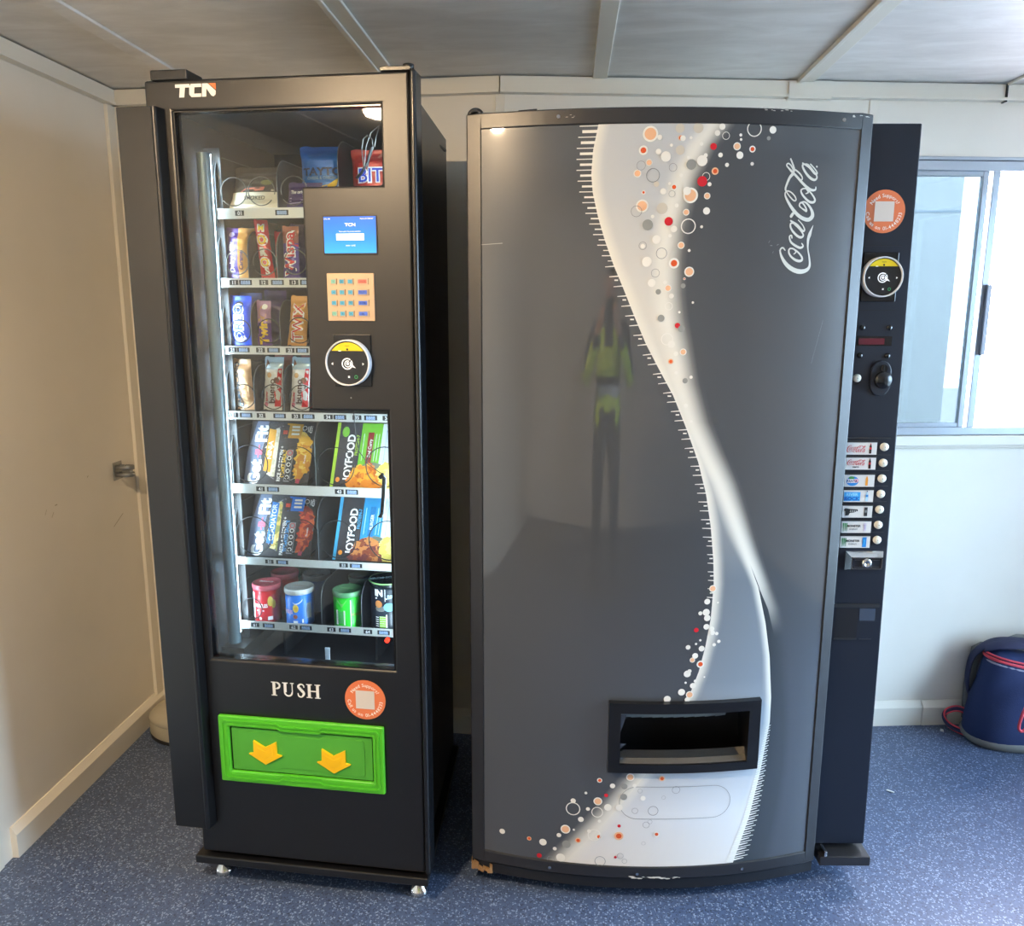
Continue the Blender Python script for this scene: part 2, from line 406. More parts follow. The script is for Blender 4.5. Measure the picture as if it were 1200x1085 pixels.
# ---- outside
M_ground = mat('pale_gravel', (150, 150, 146), 0.9, bump=(40, 0.4))
struct('ground_outside', MB().box(-12, 14, -8, 20, -0.45, -0.4, M_ground))
M_cabin = mat('pale_blue_cladding', (170, 176, 172), 0.55)
cab = thing('neighbouring_cabin', 'pale blue clad cabin wall standing outside the sliding window', 'building', (1.0, 5.4, -0.4), 0.03)
mb = MB().box(-2.4, 1.41, 0, 2.4, 0.15, 3.4, M_cabin)
mb.build('cladding', parent=cab)
MB().box(-2.45, 1.46, -0.05, 2.45, 3.4, 3.52, M_frame).build('roof_edge', parent=cab)
mb = MB()
for z in (2.46,): mb.box(-2.41, 1.411, -0.004, 0.0, z, z + 0.012, mat('cladding_joint', (140, 154, 160), 0.6))
mb.build('joint_strip', parent=cab)
MB().box(-2.3, 1.3, 0.1, 2.3, 0, 0.15, mat('cabin_skid', (90, 92, 94), 0.7)).build('skid', parent=cab)
# ------------------------------------------------------------------ snack vending machine
M_blk = mat('black_powder_coat', (7, 7, 9), 0.39, spec=0.7, bump=(900, 0.05))
M_blk2 = mat('black_gloss_lip', (20, 21, 24), 0.25, spec=0.6)
M_in = mat('dark_cabinet_lining', (30, 31, 33), 0.45)
M_inm = mat('dark_brushed_side', (50, 52, 58), 0.28, 0.4)
M_rail = mat('shelf_rail_aluminium', (205, 205, 200), 0.35, 0.35)
M_clip = mat('galvanised_clip', (186, 200, 208), 0.3, 0.7)
M_coil = mat('black_coil_wire', (40, 40, 42), 0.3, 0.5)
M_coil2 = mat('steel_coil_wire', (110, 110, 108), 0.28, 0.7)
M_tray = mat('black_tray', (16, 16, 18), 0.45)
M_led = mat('cool_led', (214, 238, 255), 0.5, emit=75.0)
M_chrome = mat('chrome', (215, 215, 212), 0.12, 1.0)
M_glass = pane_mat('machine_glass', (236, 240, 240), 1.0)
TL = (-0.9566, 1.8597, 0.0); TA = radians(-4.5)
T = thing('snack_vending_machine', 'tall black snack vending machine with lit glass window and green push flap', 'vending machine', TL, TA)
def TF(off=0.0008):
    return lambda a, b: (a, -off, b)
U0, U1, TZ0, TZ1 = 0.02, 0.618, 0.085, 1.971
DEP = 0.645
M_side = mat('side_painted_reflection', (84, 78, 73), 0.4, spec=0.5)  # beige wall's reflection put into the base colour of the black side
# hollow body
mb = MB()
mb.hexa([(U0 + 0.012, 0.035, 0.07), (U0 + 0.03, 0.035, 0.07), (U0 + 0.03, DEP, 0.07), (U0 + 0.012, DEP, 0.07)], [(U0 + 0.012, 0.035, 1.955), (U0 + 0.03, 0.035, 1.955), (U0 + 0.03, DEP, 1.955), (U0 + 0.012, DEP, 1.955)], M_side)
mb.hexa([(0.580, 0.035, 0.07), (0.602, 0.035, 0.07), (0.549, DEP, 0.07), (0.53, DEP, 0.07)], [(0.580, 0.035, 1.955), (0.602, 0.035, 1.955), (0.549, DEP, 1.955), (0.53, DEP, 1.955)], M_side)
mb.hexa([(U0 + 0.012, DEP - 0.02, 0.07), (0.549, DEP - 0.02, 0.07), (0.548, DEP, 0.07), (U0 + 0.012, DEP, 0.07)], [(U0 + 0.012, DEP - 0.02, 1.955), (0.549, DEP - 0.02, 1.955), (0.548, DEP, 1.955), (U0 + 0.012, DEP, 1.955)], M_side)
for z0, z1 in ((0.07, 0.09), (1.935, 1.955)):
    q = [(U0 + 0.012, 0.035), (0.601, 0.035), (0.549, DEP), (U0 + 0.012, DEP)]
    mb.hexa([(a, b, z0) for a, b in q], [(a, b, z1) for a, b in q], M_side)
mb.build('cabinet', parent=T)
mb = MB()
mb.box(0.052, 0.056, 0.05, 0.6, 0.57, 1.92, M_inm)
mb.box(0.56, 0.564, 0.05, 0.2, 0.57, 1.92, M_in).box(0.052, 0.54, 0.58, 0.585, 0.57, 1.92, M_in)
mb.box(0.052, 0.56, 0.05, 0.6, 1.915, 1.92, M_in)
mb.box(0.057, 0.10, 0.17, 0.175, 0.60, 1.86, M_in)                # slotted upright behind the clips
for z in [0.70 + 0.025 * i for i in range(46)]: mb.box(0.078, 0.086, 0.1685, 0.17, z, z + 0.012, INK)
mb.build('interior_lining', parent=T)
# chute under the shelves
mb = MB()
mb.hexa([(0.056, 0.04, 0.575), (0.56, 0.04, 0.575), (0.54, 0.57, 0.585), (0.056, 0.57, 0.585)], [(0.056, 0.04, 0.58), (0.56, 0.04, 0.58), (0.54, 0.57, 0.59), (0.056, 0.57, 0.59)], M_tray)
mb.box(0.112, 0.555, 0.30, 0.305, 0.59, 0.645, M_tray).box(0.056, 0.118, 0.10, 0.3, 0.58, 0.612, M_in)
mb.box(0.21, 0.216, 0.14, 0.3, 0.585, 0.645, M_tray).box(0.46, 0.466, 0.14, 0.3, 0.585, 0.645, M_tray)
mb.build('product_chute', parent=T)
mb = MB().box(0.342, 0.354, 0.092, 0.096, 0.585, 0.632, mat('white_sensor', (205, 218, 228), 0.4)); mb.build('chute_marker', parent=T)
for x in (0.326, 0.372):
    MB().cyl((x, 0.30, 0.632), (x, 0.294, 0.632), 0.0035, M_chrome, n=12).build('chute_screw', parent=T)
MB().cyl((0.50, 0.12, 0.653), (0.50, 0.112, 0.653), 0.006, mat('red_sensor_light', (255, 40, 20), 0.4, emit=3.0), n=16).build('sensor_light', parent=T)
# front door: one plate with an L-shaped window
us = [U0, 0.083, 0.372, 0.554, U1]; zs2 = [TZ0, 0.626, 1.253, 1.743, 1.907, TZ1]
def keep(u, z):
    if u < 0.083 or u > 0.554 or z < 0.626 or z > 1.907: return True
    return u > 0.372 and 1.253 < z < 1.743
door = MB().cells(us, zs2, keep, lambda a, b, d: (a, d, b), 0.0, 0.034, M_blk)
DO = door.build('door_panel', parent=T, bevel=0.006, seg=3)
DO['label'] = 'black front door with window opening'
# rounded outer lip on the hinge side, dark groove beside it
MB().box(0.6185, 0.632, -0.004, 0.05, TZ0 - 0.004, 1.974, M_blk2).build('edge_lip', parent=T, bevel=0.006, seg=3)
MB().box(0.598, 0.626, 0.05, 0.064, 0.09, 1.95, INK).build('door_gasket', parent=T)
# window pane
MB().box(0.075, 0.562, 0.012, 0.016, 0.618, 1.915, M_glass).build('glass', parent=T)
mb = MB()
for a, b, c, d in ((0.083, 0.086, 0.626, 1.907), (0.551, 0.554, 0.626, 1.253), (0.083, 0.554, 0.626, 0.630), (0.083, 0.554, 1.904, 1.907)): mb.box(a, b, 0.002, 0.03, c, d, M_blk2)
mb.build('window_bead', parent=T)
# side cover: folded vertical plate standing proud of the door
mb = MB()
sec = [(-0.032, 0.02), (-0.032, -0.030), (0.050, -0.030), (0.056, -0.034), (0.062, -0.030), (0.066, -0.001), (0.03, -0.001), (0.03, 0.02)]
mb.prism(sec, lambda a, b, d: (a, b, d), 0.172, 1.912, M_blk)
mb.build('side_cover', parent=T, bevel=0.002)
# top boxes
MB().box(0.036, 0.122, 0.0, 0.07, TZ1, 1.992, M_blk).build('cable_box', parent=T, bevel=0.003)
MB().box(0.555, 0.622, 0.0, 0.05, TZ1, 1.981, M_blk2).cyl((0.612, 0.02, 1.978), (0.612, 0.02, 1.988), 0.012, M_blk2).build('top_hinge', parent=T, bevel=0.002)
# base plate and feet
mb = MB().hexa([(0.004, -0.012, 0.056), (0.628, -0.012, 0.056), (0.57, DEP - 0.02, 0.056), (0.02, DEP - 0.02, 0.056)], [(0.004, -0.012, 0.078), (0.628, -0.012, 0.078), (0.57, DEP - 0.02, 0.078), (0.02, DEP - 0.02, 0.078)], M_blk)
mb.build('base_plate', parent=T, bevel=0.003)
for x, y in ((0.055, 0.04), (0.59, 0.04), (0.06, 0.56), (0.51, 0.56)):
    MB().lathe([(0.001, 0), (0.024, 0), (0.026, 0.004), (0.022, 0.014), (0.012, 0.026), (0.009, 0.03), (0.009, 0.036), (0.006, 0.037), (0.006, 0.06)], (x, y, 0), M_chrome, n=24).build('foot', parent=T)
# delivery flap: raised green surround with a recessed push door
M_grn = mat('green_plastic', (86, 190, 44), 0.38, spec=0.4); M_grn2 = mat('green_push_door', (84, 172, 60), 0.42, spec=0.35); M_yel = mat('yellow_arrow', (250, 196, 12), 0.4)
gx0, gx1, gz0, gz1 = 0.0935, 0.5235, 0.301, 0.481
mb = MB()
def chamf(x0, x1, z0, z1, c, d, s):
    m = (x0 + x1) / 2
    return [(x0 + c, z0), (m - 0.06, z0), (m - 0.05, z0 + s), (m + 0.05, z0 + s), (m + 0.06, z0), (x1 - c, z0), (x1, z0 + c), (x1, z1 - c), (x1 - c, z1), (m + 0.06, z1), (m + 0.05, z1 - s), (m - 0.05, z1 - s), (m - 0.06, z1), (x0 + c, z1), (x0, z1 - c), (x0, z0 + c)]
ix0, ix1, iz0, iz1 = 0.122, 0.495, 0.331, 0.452
mb.cells([gx0, ix0, ix1, gx1], [gz0, iz0, iz1, gz1], lambda u, z: not (ix0 < u < ix1 and iz0 < z < iz1), lambda a, b, d: (a, d, b), -0.012, 0.0, M_grn)
fl = mb.build('delivery_flap', parent=T, bevel=0.004, seg=3)
mb = MB()                                                         # stepped ridges on the surround
for e, d in ((0.010, -0.015), (0.020, -0.0135)):
    o = chamf(gx0 + e, gx1 - e, gz0 + e, gz1 - e, 0.006, 0, 0.006); n = len(o)
    i_ = chamf(gx0 + e + 0.004, gx1 - e - 0.004, gz0 + e + 0.004, gz1 - e - 0.004, 0.005, 0, 0.006)
    vs = [(a, d, b) for a, b in o] + [(a, d, b) for a, b in i_] + [(a, -0.011, b) for a, b in o] + [(a, -0.011, b) for a, b in i_]
    fs = []
    for k in range(n):
        j = (k + 1) % n
        fs += [(k, j, n + j, n + k), (2 * n + k, 2 * n + j, j, k), (n + k, n + j, 3 * n + j, 3 * n + k)]
    mb.add(vs, fs, M_grn)
mb.build('surround_ridge', parent=fl)
mb = MB().box(ix0, ix1, -0.0015, -0.0005, iz0, iz1, INK)
mb.box(ix0 + 0.004, ix1 - 0.003, -0.006, -0.0005, iz0 + 0.003, iz1 - 0.004, M_grn2)
o = chamf(ix0 + 0.02, ix1 - 0.022, iz0 + 0.012, iz1 - 0.012, 0.006, 0, 0.005)
mb.prism(o, lambda a, b, d: (a, d, b), -0.0078, -0.005, M_grn2)
pd = mb.build('push_door', parent=fl, bevel=0.0012)
for cx, cz in ((0.2155, 0.389), (0.394, 0.381)):
    P = [(-0.030, 0.031), (0, 0.014), (0.030, 0.031), (0.031, -0.003), (0.044, -0.006), (0, -0.033), (-0.044, -0.006), (-0.031, -0.003)]
    mb = MB().prism([(cx + a, cz + b) for a, b in P], lambda a, b, d: (a, d, b), -0.013, -0.007, M_yel)
    Q = [(cx + a * 0.66, cz + b * 0.62 - 0.001) for a, b in ((-0.030, 0.024), (0, 0.008), (0.030, 0.024), (0.030, -0.008), (0, -0.028), (-0.030, -0.008))]
    mb.prism(Q, lambda a, b, d: (a, d, b), -0.0138, -0.012, M_yel)
    mb.build('arrow', parent=fl, bevel=0.0012)
# lettering on the door
M_let = mat('cream_lettering', (236, 236, 232), 0.4)
mb = MB(); F = TF(0.0012)
lx, lz, lh = 0.094, 1.9335, 0.027
mb.flat([(lx, lz + lh), (lx, lz + lh * .74), (lx + .011, lz + lh * .74), (lx + .008, lz), (lx + .020, lz), (lx + .023, lz + lh * .74), (lx + .033, lz + lh * .74), (lx + .034, lz + lh)], F, M_let)
cx = lx + .031
mb.flat([(cx + .006, lz + lh), (cx + .030, lz + lh), (cx + .030, lz + lh * .74), (cx + .014, lz + lh * .74), (cx + .0125, lz + lh * .26), (cx + .029, lz + lh * .26), (cx + .028, lz), (cx + .006, lz), (cx + .001, lz + lh * .2), (cx + .002, lz + lh * .8)], F, M_let)
nx = lx + .061
mb.flat([(nx + .002, lz + lh), (nx, lz), (nx + .010, lz), (nx + .0115, lz + lh * .62), (nx + .022, lz + .002), (nx + .027, lz), (nx + .032, lz + .004), (nx + .033, lz + lh * .42), (nx + .015, lz + lh)], F, M_let)
mb.flat([(nx + .017, lz + lh), (nx + .0335, lz + lh), (nx + .0335, lz + lh * .5)], F, mat('orange_logo_corner', (228, 120, 62), 0.4))
mb.build('maker_logo', parent=T)
def serif_text(mb, word, x, z, h, fn, m):
    s, t, q = h * 0.2, h * 0.07, h * 0.1
    def stem(a): mb.rect(a, a + s, z, z + h, fn, m); mb.rect(a - q, a + s + q, z, z + t, fn, m); mb.rect(a - q, a + s + q, z + h - t, z + h, fn, m)
    for ch in word:
        if ch == 'P':
            stem(x); mb.annulus(x + s + h * .10, z + h * .74, h * .13, h * .26, fn, m, 20, -pi / 2, pi / 2)
            mb.rect(x + s, x + s + h * .1, z + h - t, z + h, fn, m).rect(x + s, x + s + h * .1, z + h * .48, z + h * .48 + t, fn, m); x += h * .78
        elif ch == 'U':
            mb.rect(x, x + s, z + h * .3, z + h, fn, m).rect(x - q, x + s + q, z + h - t, z + h, fn, m)
            mb.rect(x + h * .56, x + h * .56 + t, z + h * .3, z + h, fn, m).rect(x + h * .46, x + h * .72, z + h - t, z + h, fn, m)
            mb.annulus(x + h * .315, z + h * .31, h * .2, h * .315, fn, m, 20, pi, 2 * pi); x += h * .96
        elif ch == 'S':
            mb.stroke([(x + h * .46, z + h * .74, h * .07), (x + h * .42, z + h * .88, h * .1), (x + h * .24, z + h * .95, h * .1), (x + h * .07, z + h * .78, h * .17), (x + h * .25, z + h * .55, h * .2), (x + h * .44, z + h * .3, h * .18), (x + h * .28, z + h * .05, h * .1), (x + h * .08, z + h * .1, h * .1), (x + h * .03, z + h * .28, h * .07)], fn, m); x += h * .72
        elif ch == 'H':
            stem(x); stem(x + h * .58); mb.rect(x + s, x + h * .58, z + h * .46, z + h * .46 + t * 1.2, fn, m); x += h
    return mb
serif_text(MB(), 'PUSH', 0.240, 0.540, 0.037, TF(0.0012), M_let).build('push_lettering', parent=T)

def support_sticker(parent, fn, cx, cz, r, name='support_sticker'):
    """round orange sticker with white lettering round the rim and a blank white square"""
    mb = MB(); O = mat('orange_sticker', (226, 122, 76), 0.45)
    mb.disc(cx, cz, r, fn(0.0012), O, 40)
    f2 = fn(0.0018)
    mb.rect(cx - r * .46, cx + r * .46, cz - r * .46, cz + r * .46, f2, mat('sticker_square', (214, 206, 198), 0.45))
    W = mat('sticker_white', (246, 236, 226), 0.45)
    def arc(t, rad, top):
        adv = [glyphs(c, 0.012)[2] if c != ' ' else 0.3 for c in t]; k = r * 0.17 / 0.72
        tot = sum(a + 0.11 for a in adv) * k; p = -tot / 2
        for c, a in zip(t, adv):
            mid = p + a * k / 2; th = mid / rad
            if c != ' ':
                lo = -0.0 if c not in 'pg' else 0
                if top: mb.text(c, f2, cx + rad * sin(th), cz + rad * cos(th), r * .17, W, bold=0.012, rot=-th)
                else: mb.text(c, f2, cx + rad * sin(th), cz - rad * cos(th), r * .17, W, bold=0.012, rot=th)
            p += (a + 0.11) * k
    arc('Need Support?', r * .74, True); arc('Call us on 01-4448233', r * .78, False)
    o = mb.build(name, parent=parent); o['label'] = 'round orange support sticker'
    return o
support_sticker(T, TF, 0.477, 0.5465, 0.0515)

def card_reader(parent, base_y, cx, cz, rw, x0, x1, z0, z1):
    """square black plate with a round contactless reader in a pale ring"""
    fn = lambda d: (lambda a, b: (a, base_y - d, b))
    P = MB().box(x0, x1, base_y - 0.004, base_y, z0, z1, M_blk2).build('card_reader', parent=parent, bevel=0.0015)
    mb = MB()
    pr = [(rw * .925, 0.0), (rw * .925, 0.0175), (rw * .95, 0.0195), (rw * .98, 0.0195), (rw, 0.016), (rw, 0.0)]
    mb.lathe(pr, (cx, base_y - 0.004, cz), mat('reader_ring', (222, 224, 228), 0.3), axis='y', n=48)
    mb.build('ring', parent=P)
    mb = MB().cyl((cx, base_y - 0.004, cz), (cx, base_y - 0.018, cz), rw * .93, mat('reader_face', (40, 42, 46), 0.2), n=48)
    f = fn(0.0186)
    # yellow band at the top of the face
    a0 = radians(36); mb.disc(cx, cz, rw * .88, f, mat('reader_yellow', (232, 206, 30), 0.4), 20, a0=a0, a1=pi - a0)
    f = fn(0.0192)
    mb.text('nayax', f, cx, cz + rw * .74, rw * .07, INK); mb.disc(cx, cz + rw * .58, rw * .05, f, INK, 12)
    W = mat('reader_symbol', (240, 244, 248), 0.4, emit=0.4)
    mb.annulus(cx - rw * .02, cz - rw * .04, rw * .2, rw * .25, f, W, 30, radians(50), radians(400)); mb.annulus(cx, cz - rw * .04, rw * .11, rw * .15, f, W, 24, radians(60), radians(400))
    mb.disc(cx, cz - rw * .03, rw * .07, f, W, 14); mb.flat([(cx + rw * .1, cz + rw * .05), (cx + rw * .36, cz - rw * .22), (cx + rw * .14, cz - rw * .16)], f, W)
    for s in (-1, 1): mb.flat([(cx + s * rw * .74, cz - rw * .04), (cx + s * rw * .66, cz + rw * .02), (cx + s * rw * .66, cz - rw * .10)], f, W)
    mb.rect(cx + rw * .0, cx + rw * .08, cz - rw * .64, cz - rw * .56, f, W); mb.annulus(cx + rw * .36, cz - rw * .6, rw * .05, rw * .08, f, mat('reader_green', (40, 150, 90), 0.4), 16); mb.rect(cx - rw * .4, cx - rw * .28, cz + rw * .5, cz + rw * .53, f, W)
    mb.build('reader_face', parent=P)
    return P
card_reader(T, 0.0, 0.4695, 1.3635, 0.0515, 0.432, 0.519, 1.310, 1.426)
# touch screen
mb = MB().box(0.417, 0.541, -0.002, 0.0, 1.598, 1.682, INK); sc = mb.build('screen', parent=T, bevel=0.001)
def scr_nodes(nt, b):
    tc = node(nt, 'ShaderNodeTexCoord'); sp = node(nt, 'ShaderNodeSeparateXYZ'); nt.links.new(tc.outputs['Object'], sp.inputs[0])
    mr = node(nt, 'ShaderNodeMapRange'); mr.inputs[1].default_value = 1.60; mr.inputs[2].default_value = 1.68; nt.links.new(sp.outputs[2], mr.inputs[0])
    r = ramp(nt, [(0, rgb(40, 150, 235)), (0.35, rgb(16, 120, 225)), (1, rgb(10, 90, 220))]); nt.links.new(mr.outputs[0], r.inputs[0])
    nt.links.new(r.outputs[0], b.inputs['Base Color']); nt.links.new(r.outputs[0], b.inputs['Emission Color']); b.inputs['Emission Strength'].default_value = 0.85
M_scr = ramp_mat('blue_screen', scr_nodes, 0.3)
M_scw = mat('screen_white', (235, 240, 250), 0.4, emit=0.75)
mb = MB(); mb.rect(0.420, 0.538, 1.602, 1.679, TF(0.0022), M_scr); f = TF(0.0027)
mb.text('TCN', f, 0.480, 1.662, 0.0065, M_scw, bold=0.03, xs=1.3); mb.text('Please enter the product selection', f, 0.479, 1.648, 0.003, M_scw, xs=.85)
mb.rect(0.448, 0.511, 1.629, 1.643, f, M_scw); mb.text('8:56 AM', f, 0.428, 1.6745, 0.003, M_scw); mb.text('Machine ID 00081007', f, 0.518, 1.6745, 0.003, M_scw, xs=.8); mb.text('Hello!  01/05', f, 0.480, 1.618, 0.003, M_scw)
mb.build('display', parent=sc)
# keypad
M_kp = mat('keypad_steel', (214, 182, 150), 0.3, 0.55); M_key = mat('keypad_key', (196, 176, 152), 0.3, 0.5)
kp = MB().box(0.4225, 0.531, -0.004, 0.0, 1.455, 1.559, M_kp).build('keypad', parent=T, bevel=0.0015)
B1 = mat('key_blue', (70, 160, 200), 0.4); B2 = mat('key_green', (120, 180, 170), 0.4); B3 = mat('key_red', (214, 110, 96), 0.4); B4 = mat('key_navy', (70, 110, 220), 0.4)
keys = [['1', '2', '3', 'CANCEL'], ['4', '5', '6', 'DELETE'], ['7', '8', '9', 'ENTER'], ['*', '0', '#', 'OK']]
for r in range(4):
    for c in range(4):
        x = (0.4385, 0.4575, 0.477, 0.505)[c]; z = 1.541 - 0.0232 * r; w_ = 0.0135 if c == 3 else 0.007
        mb = MB().box(x - w_, x + w_, -0.0065, -0.004, z - 0.0065, z + 0.0065, M_key)
        k = (B3 if r == 0 else B4) if c == 3 else (B2 if (c == 0 and r in (0, 3)) else B1)
        mb.rect(x - w_ * .72, x + w_ * .72, z - 0.0042, z + 0.0042, TF(0.0067), k); mb.text(keys[r][c], TF(0.0071), x, z, 0.004, INK, xs=.8)
        mb.build('key', parent=kp)
mb = MB()
for i in range(5): mb.cyl((0.443 + i * 0.0125, 0.001, 1.2835), (0.443 + i * 0.0125, -0.0006, 1.2835), 0.0015, INK if i != 2 else M_chrome, n=10)
mb.build('speaker_holes', parent=T)
# lighting: rounded column on the left carrying an LED strip, a second strip behind the right stile
mb = MB(); mb.cyl((0.084, 0.12, 0.62), (0.084, 0.12, 1.84), 0.016, mat('pale_light_column', (112, 134, 146), 0.35, 0.2), n=24)
mb.build('light_column', parent=T)
MB().box(0.0800, 0.0925, 0.1365, 0.1400, 0.64, 1.84, M_led).build('light_strip', parent=T)
MB().box(0.5585, 0.5625, 0.03, 0.07, 0.64, 1.24, M_led).build('light_strip', parent=T)
MB().box(0.5585, 0.5625, 0.03, 0.07, 1.75, 1.86, M_led).build('light_strip', parent=T)

# shelves
LANE = 0.0765
SH = [(1.7065, .0115, .001, .0950), (1.5437, .0105, .001, .0935), (1.3805, .0095, .001, .0930), (1.2175, .0095, .001, .0925), (1.0283, .0112, .012, .0900), (.8350, .0088, .012, .0865), (.6580, .0095, .012, .0845)]
def shelf_floor(k): return SH[k][0] + SH[k][1] - SH[k][2]
LCD = mat('price_window', (22, 24, 30), 0.3); LCDT = mat('price_digits', (150, 176, 214), 0.4, emit=0.25); NUM = mat('lane_number', (232, 236, 240), 0.4)
def coil(x, z, r, m, rear=None, pitch=0.06, y0=0.156, mirror=1):
    """front loop of the spiral, and its turns behind the goods"""
    pts = []
    for i in range(33):
        t = -pi / 2 - 0.9 + i / 32 * (2 * pi * 0.93)
        pts.append((x + mirror * r * cos(t), y0 + 0.004 * i / 32, z + r * sin(t)))
    out = [MB().tube(pts, 0.0013, m, n=6)]
    if rear:
        n = int((0.54 - rear) / pitch * 24)
        out.append(MB().tube([(x + mirror * r * cos(2 * pi * i / 24), rear + pitch * i / 24, z + r * sin(2 * pi * i / 24)) for i in range(n)], 0.0013, m, n=6))
    return out
def price(mb, x, xl, z, n, h):
    f = lambda d: (lambda a, b: (a, 0.15 - d, b))
    mb.rect(x - 0.0115, x + 0.0115, z - h, z + h, f(0.0006), LCD); mb.text(n, f(0.0011), x, z, h * 1.45, NUM, bold=0.02)
    mb.rect(xl - 0.0165, xl + 0.0165, z - h, z + h, f(0.0006), LCD); mb.text('8888', f(0.0011), xl, z, h * 1.5, LCDT, bold=0.02, xs=.95)
specs = [
 # dividers (x, height), prices (number, x, x of digits), coils (x, z, r, mirror)
 ([(.0915, .125), (.2475, .115), (.3995, .155)], [('01', .152, .259)], [(.1357, 1.757, .033, 1), (.2063, 1.757, .033, -1), (.288, 1.757, .033, 1)]),
 ([(.0885, .115), (.1640, .115), (.2385, .115)], [('11', .127, .157), ('12', .204, .239), ('13', .281, .313)], [(.135, 1.592, .029, 1), (.2055, 1.592, .031, 1), (.2834, 1.592, .029, 1)]),
 ([(.0880, .113), (.1620, .113), (.2370, .113)], [('21', .112, .141), ('22', .186, .22), ('23', .263, .294)], [(.1308, 1.426, .028, 1), (.2065, 1.427, .029, 1), (.2864, 1.429, .031, 1)]),
 ([(.0880, .115), (.1600, .115), (.2370, .115)], [('31', .105, .138), ('32', .178, .227), ('33', .270, .302), ('34', .354, .384), ('35', .428, .463), ('36', .505, .535)], [(.1307, 1.264, .030, 1), (.209, 1.264, .031, 1), (.2833, 1.264, .031, 1)]),
 ([(.0900, .150), (.3124, .170), (.5425, .170)], [('41', .165, .199), ('43', .375, .408)], [(.1365, 1.0915, .048, 1), (.2655, 1.0905, .048, -1), (.3653, 1.0915, .048, 1), (.4945, 1.094, .050, -1)]),
 ([(.0870, .150), (.3110, .165), (.5425, .165)], [('51', .178, .213), ('53', .379, .412)], [(.1348, .902, .049, 1), (.2634, .900, .049, -1), (.3621, .901, .049, 1), (.4968, .903, .051, -1)]),
 ([(.0850, .110), (.3115, .122), (.4205, .122), (.5400, .122)], [('61', .128, .166), ('62', .235, .269), ('63', .339, .376), ('64', .438, .480)], [(.118, .700, .028, 1)]),
]
for k, (zc, hh, drop, x0) in enumerate(SH):
    fl_ = shelf_floor(k)
    mb = MB().box(0.088, 0.548, 0.152, 0.57, fl_ - 0.003, fl_, M_tray).box(0.088, 0.548, 0.556, 0.57, fl_, fl_ + 0.06, M_tray)
    shf = mb.build('shelf', parent=T)
    mb = MB().box(x0, 0.553, 0.15, 0.154, zc - hh, zc + hh, M_rail).box(x0, 0.553, 0.1485, 0.152, zc - hh - 0.0015, zc - hh + 0.0025, M_rail)
    div, pr, co = specs[k]
    for n, x, xl in pr: price(mb, x, xl, zc, n, min(0.0062, hh * .62))
    mb.build('price_rail', parent=shf)
    for x, h in div:
        P = [(0.156, fl_)] + [(0.156 + 0.05 - 0.05 * cos(a), fl_ + h - 0.05 + 0.05 * sin(a)) for a in [i * pi / 16 for i in range(9)]] + [(0.55, fl_ + h), (0.55, fl_)]
        mb = MB().prism(P, lambda a, b, d: (d, a, b), x - 0.0006, x + 0.0006, M_tray)
        mb.tube([(x, a - 0.0005, b) for a, b in P[:-1]], 0.0011, mat('divider_edge', (92, 97, 100), 0.35, 0.5), n=6)
        mb.build('divider', parent=shf)
    for x, z, r, mr in co:
        for c_ in coil(x, z, r, M_coil2 if k in (0, 1) else M_coil, mirror=mr, rear=(.36, .27, .27, .27, .33, .33, None)[k]): c_.build('coil', parent=shf)
    mb = MB().box(x0 - 0.014, x0 - 0.002, 0.140, 0.150, zc - 0.03, zc + 0.012, M_clip).box(x0 - 0.016, x0 - 0.006, 0.136, 0.14, zc - 0.004, zc + 0.028, M_clip)
    mb.tube([(x0 - 0.012, 0.142, zc + 0.01), (x0 - 0.014, 0.138, zc + 0.04), (x0 - 0.008, 0.14, zc + 0.075)], 0.0022, M_clip, n=6)
    mb.build('clip', parent=shf)
# loose wires and a handle hanging inside the window
mb = MB().tube([(0.463, 0.028, 1.25), (0.464, 0.03, 1.20), (0.472, 0.03, 1.155), (0.494, 0.03, 1.125), (0.521, 0.03, 1.106), (0.531, 0.03, 1.104)], 0.0011, INK, n=6)
cord = mb.build('hanging_cord', parent=T)
MB().tube([(0.521, 0.03, 1.094), (0.527, 0.028, 1.101), (0.532, 0.028, 1.094), (0.528, 0.03, 1.05), (0.524, 0.03, 1.01), (0.520, 0.03, 1.0), (0.516, 0.03, 1.003)], 0.0052, M_blk2, n=10).build('cord_handle', parent=cord)
pts = [(0.478, 0.11, 1.80), (0.476, 0.105, 1.835), (0.482, 0.10, 1.856), (0.493, 0.10, 1.866), (0.503, 0.10, 1.856), (0.503, 0.105, 1.838), (0.49, 0.11, 1.81), (0.486, 0.11, 1.79)]
mb = MB().tube(pts, 0.0014, M_coil2, n=6).tube([(0.483, 0.10, 1.80), (0.488, 0.10, 1.84), (0.50, 0.10, 1.87), (0.52, 0.10, 1.885), (0.512, 0.10, 1.86), (0.508, 0.10, 1.84)], 0.0012, M_coil2, n=6)
mb.tube([(0.46, 0.11, 1.775), (0.474, 0.105, 1.785), (0.49, 0.105, 1.81), (0.50, 0.105, 1.84)], 0.0035, INK, n=6)
mb.build('spare_coil', parent=T)
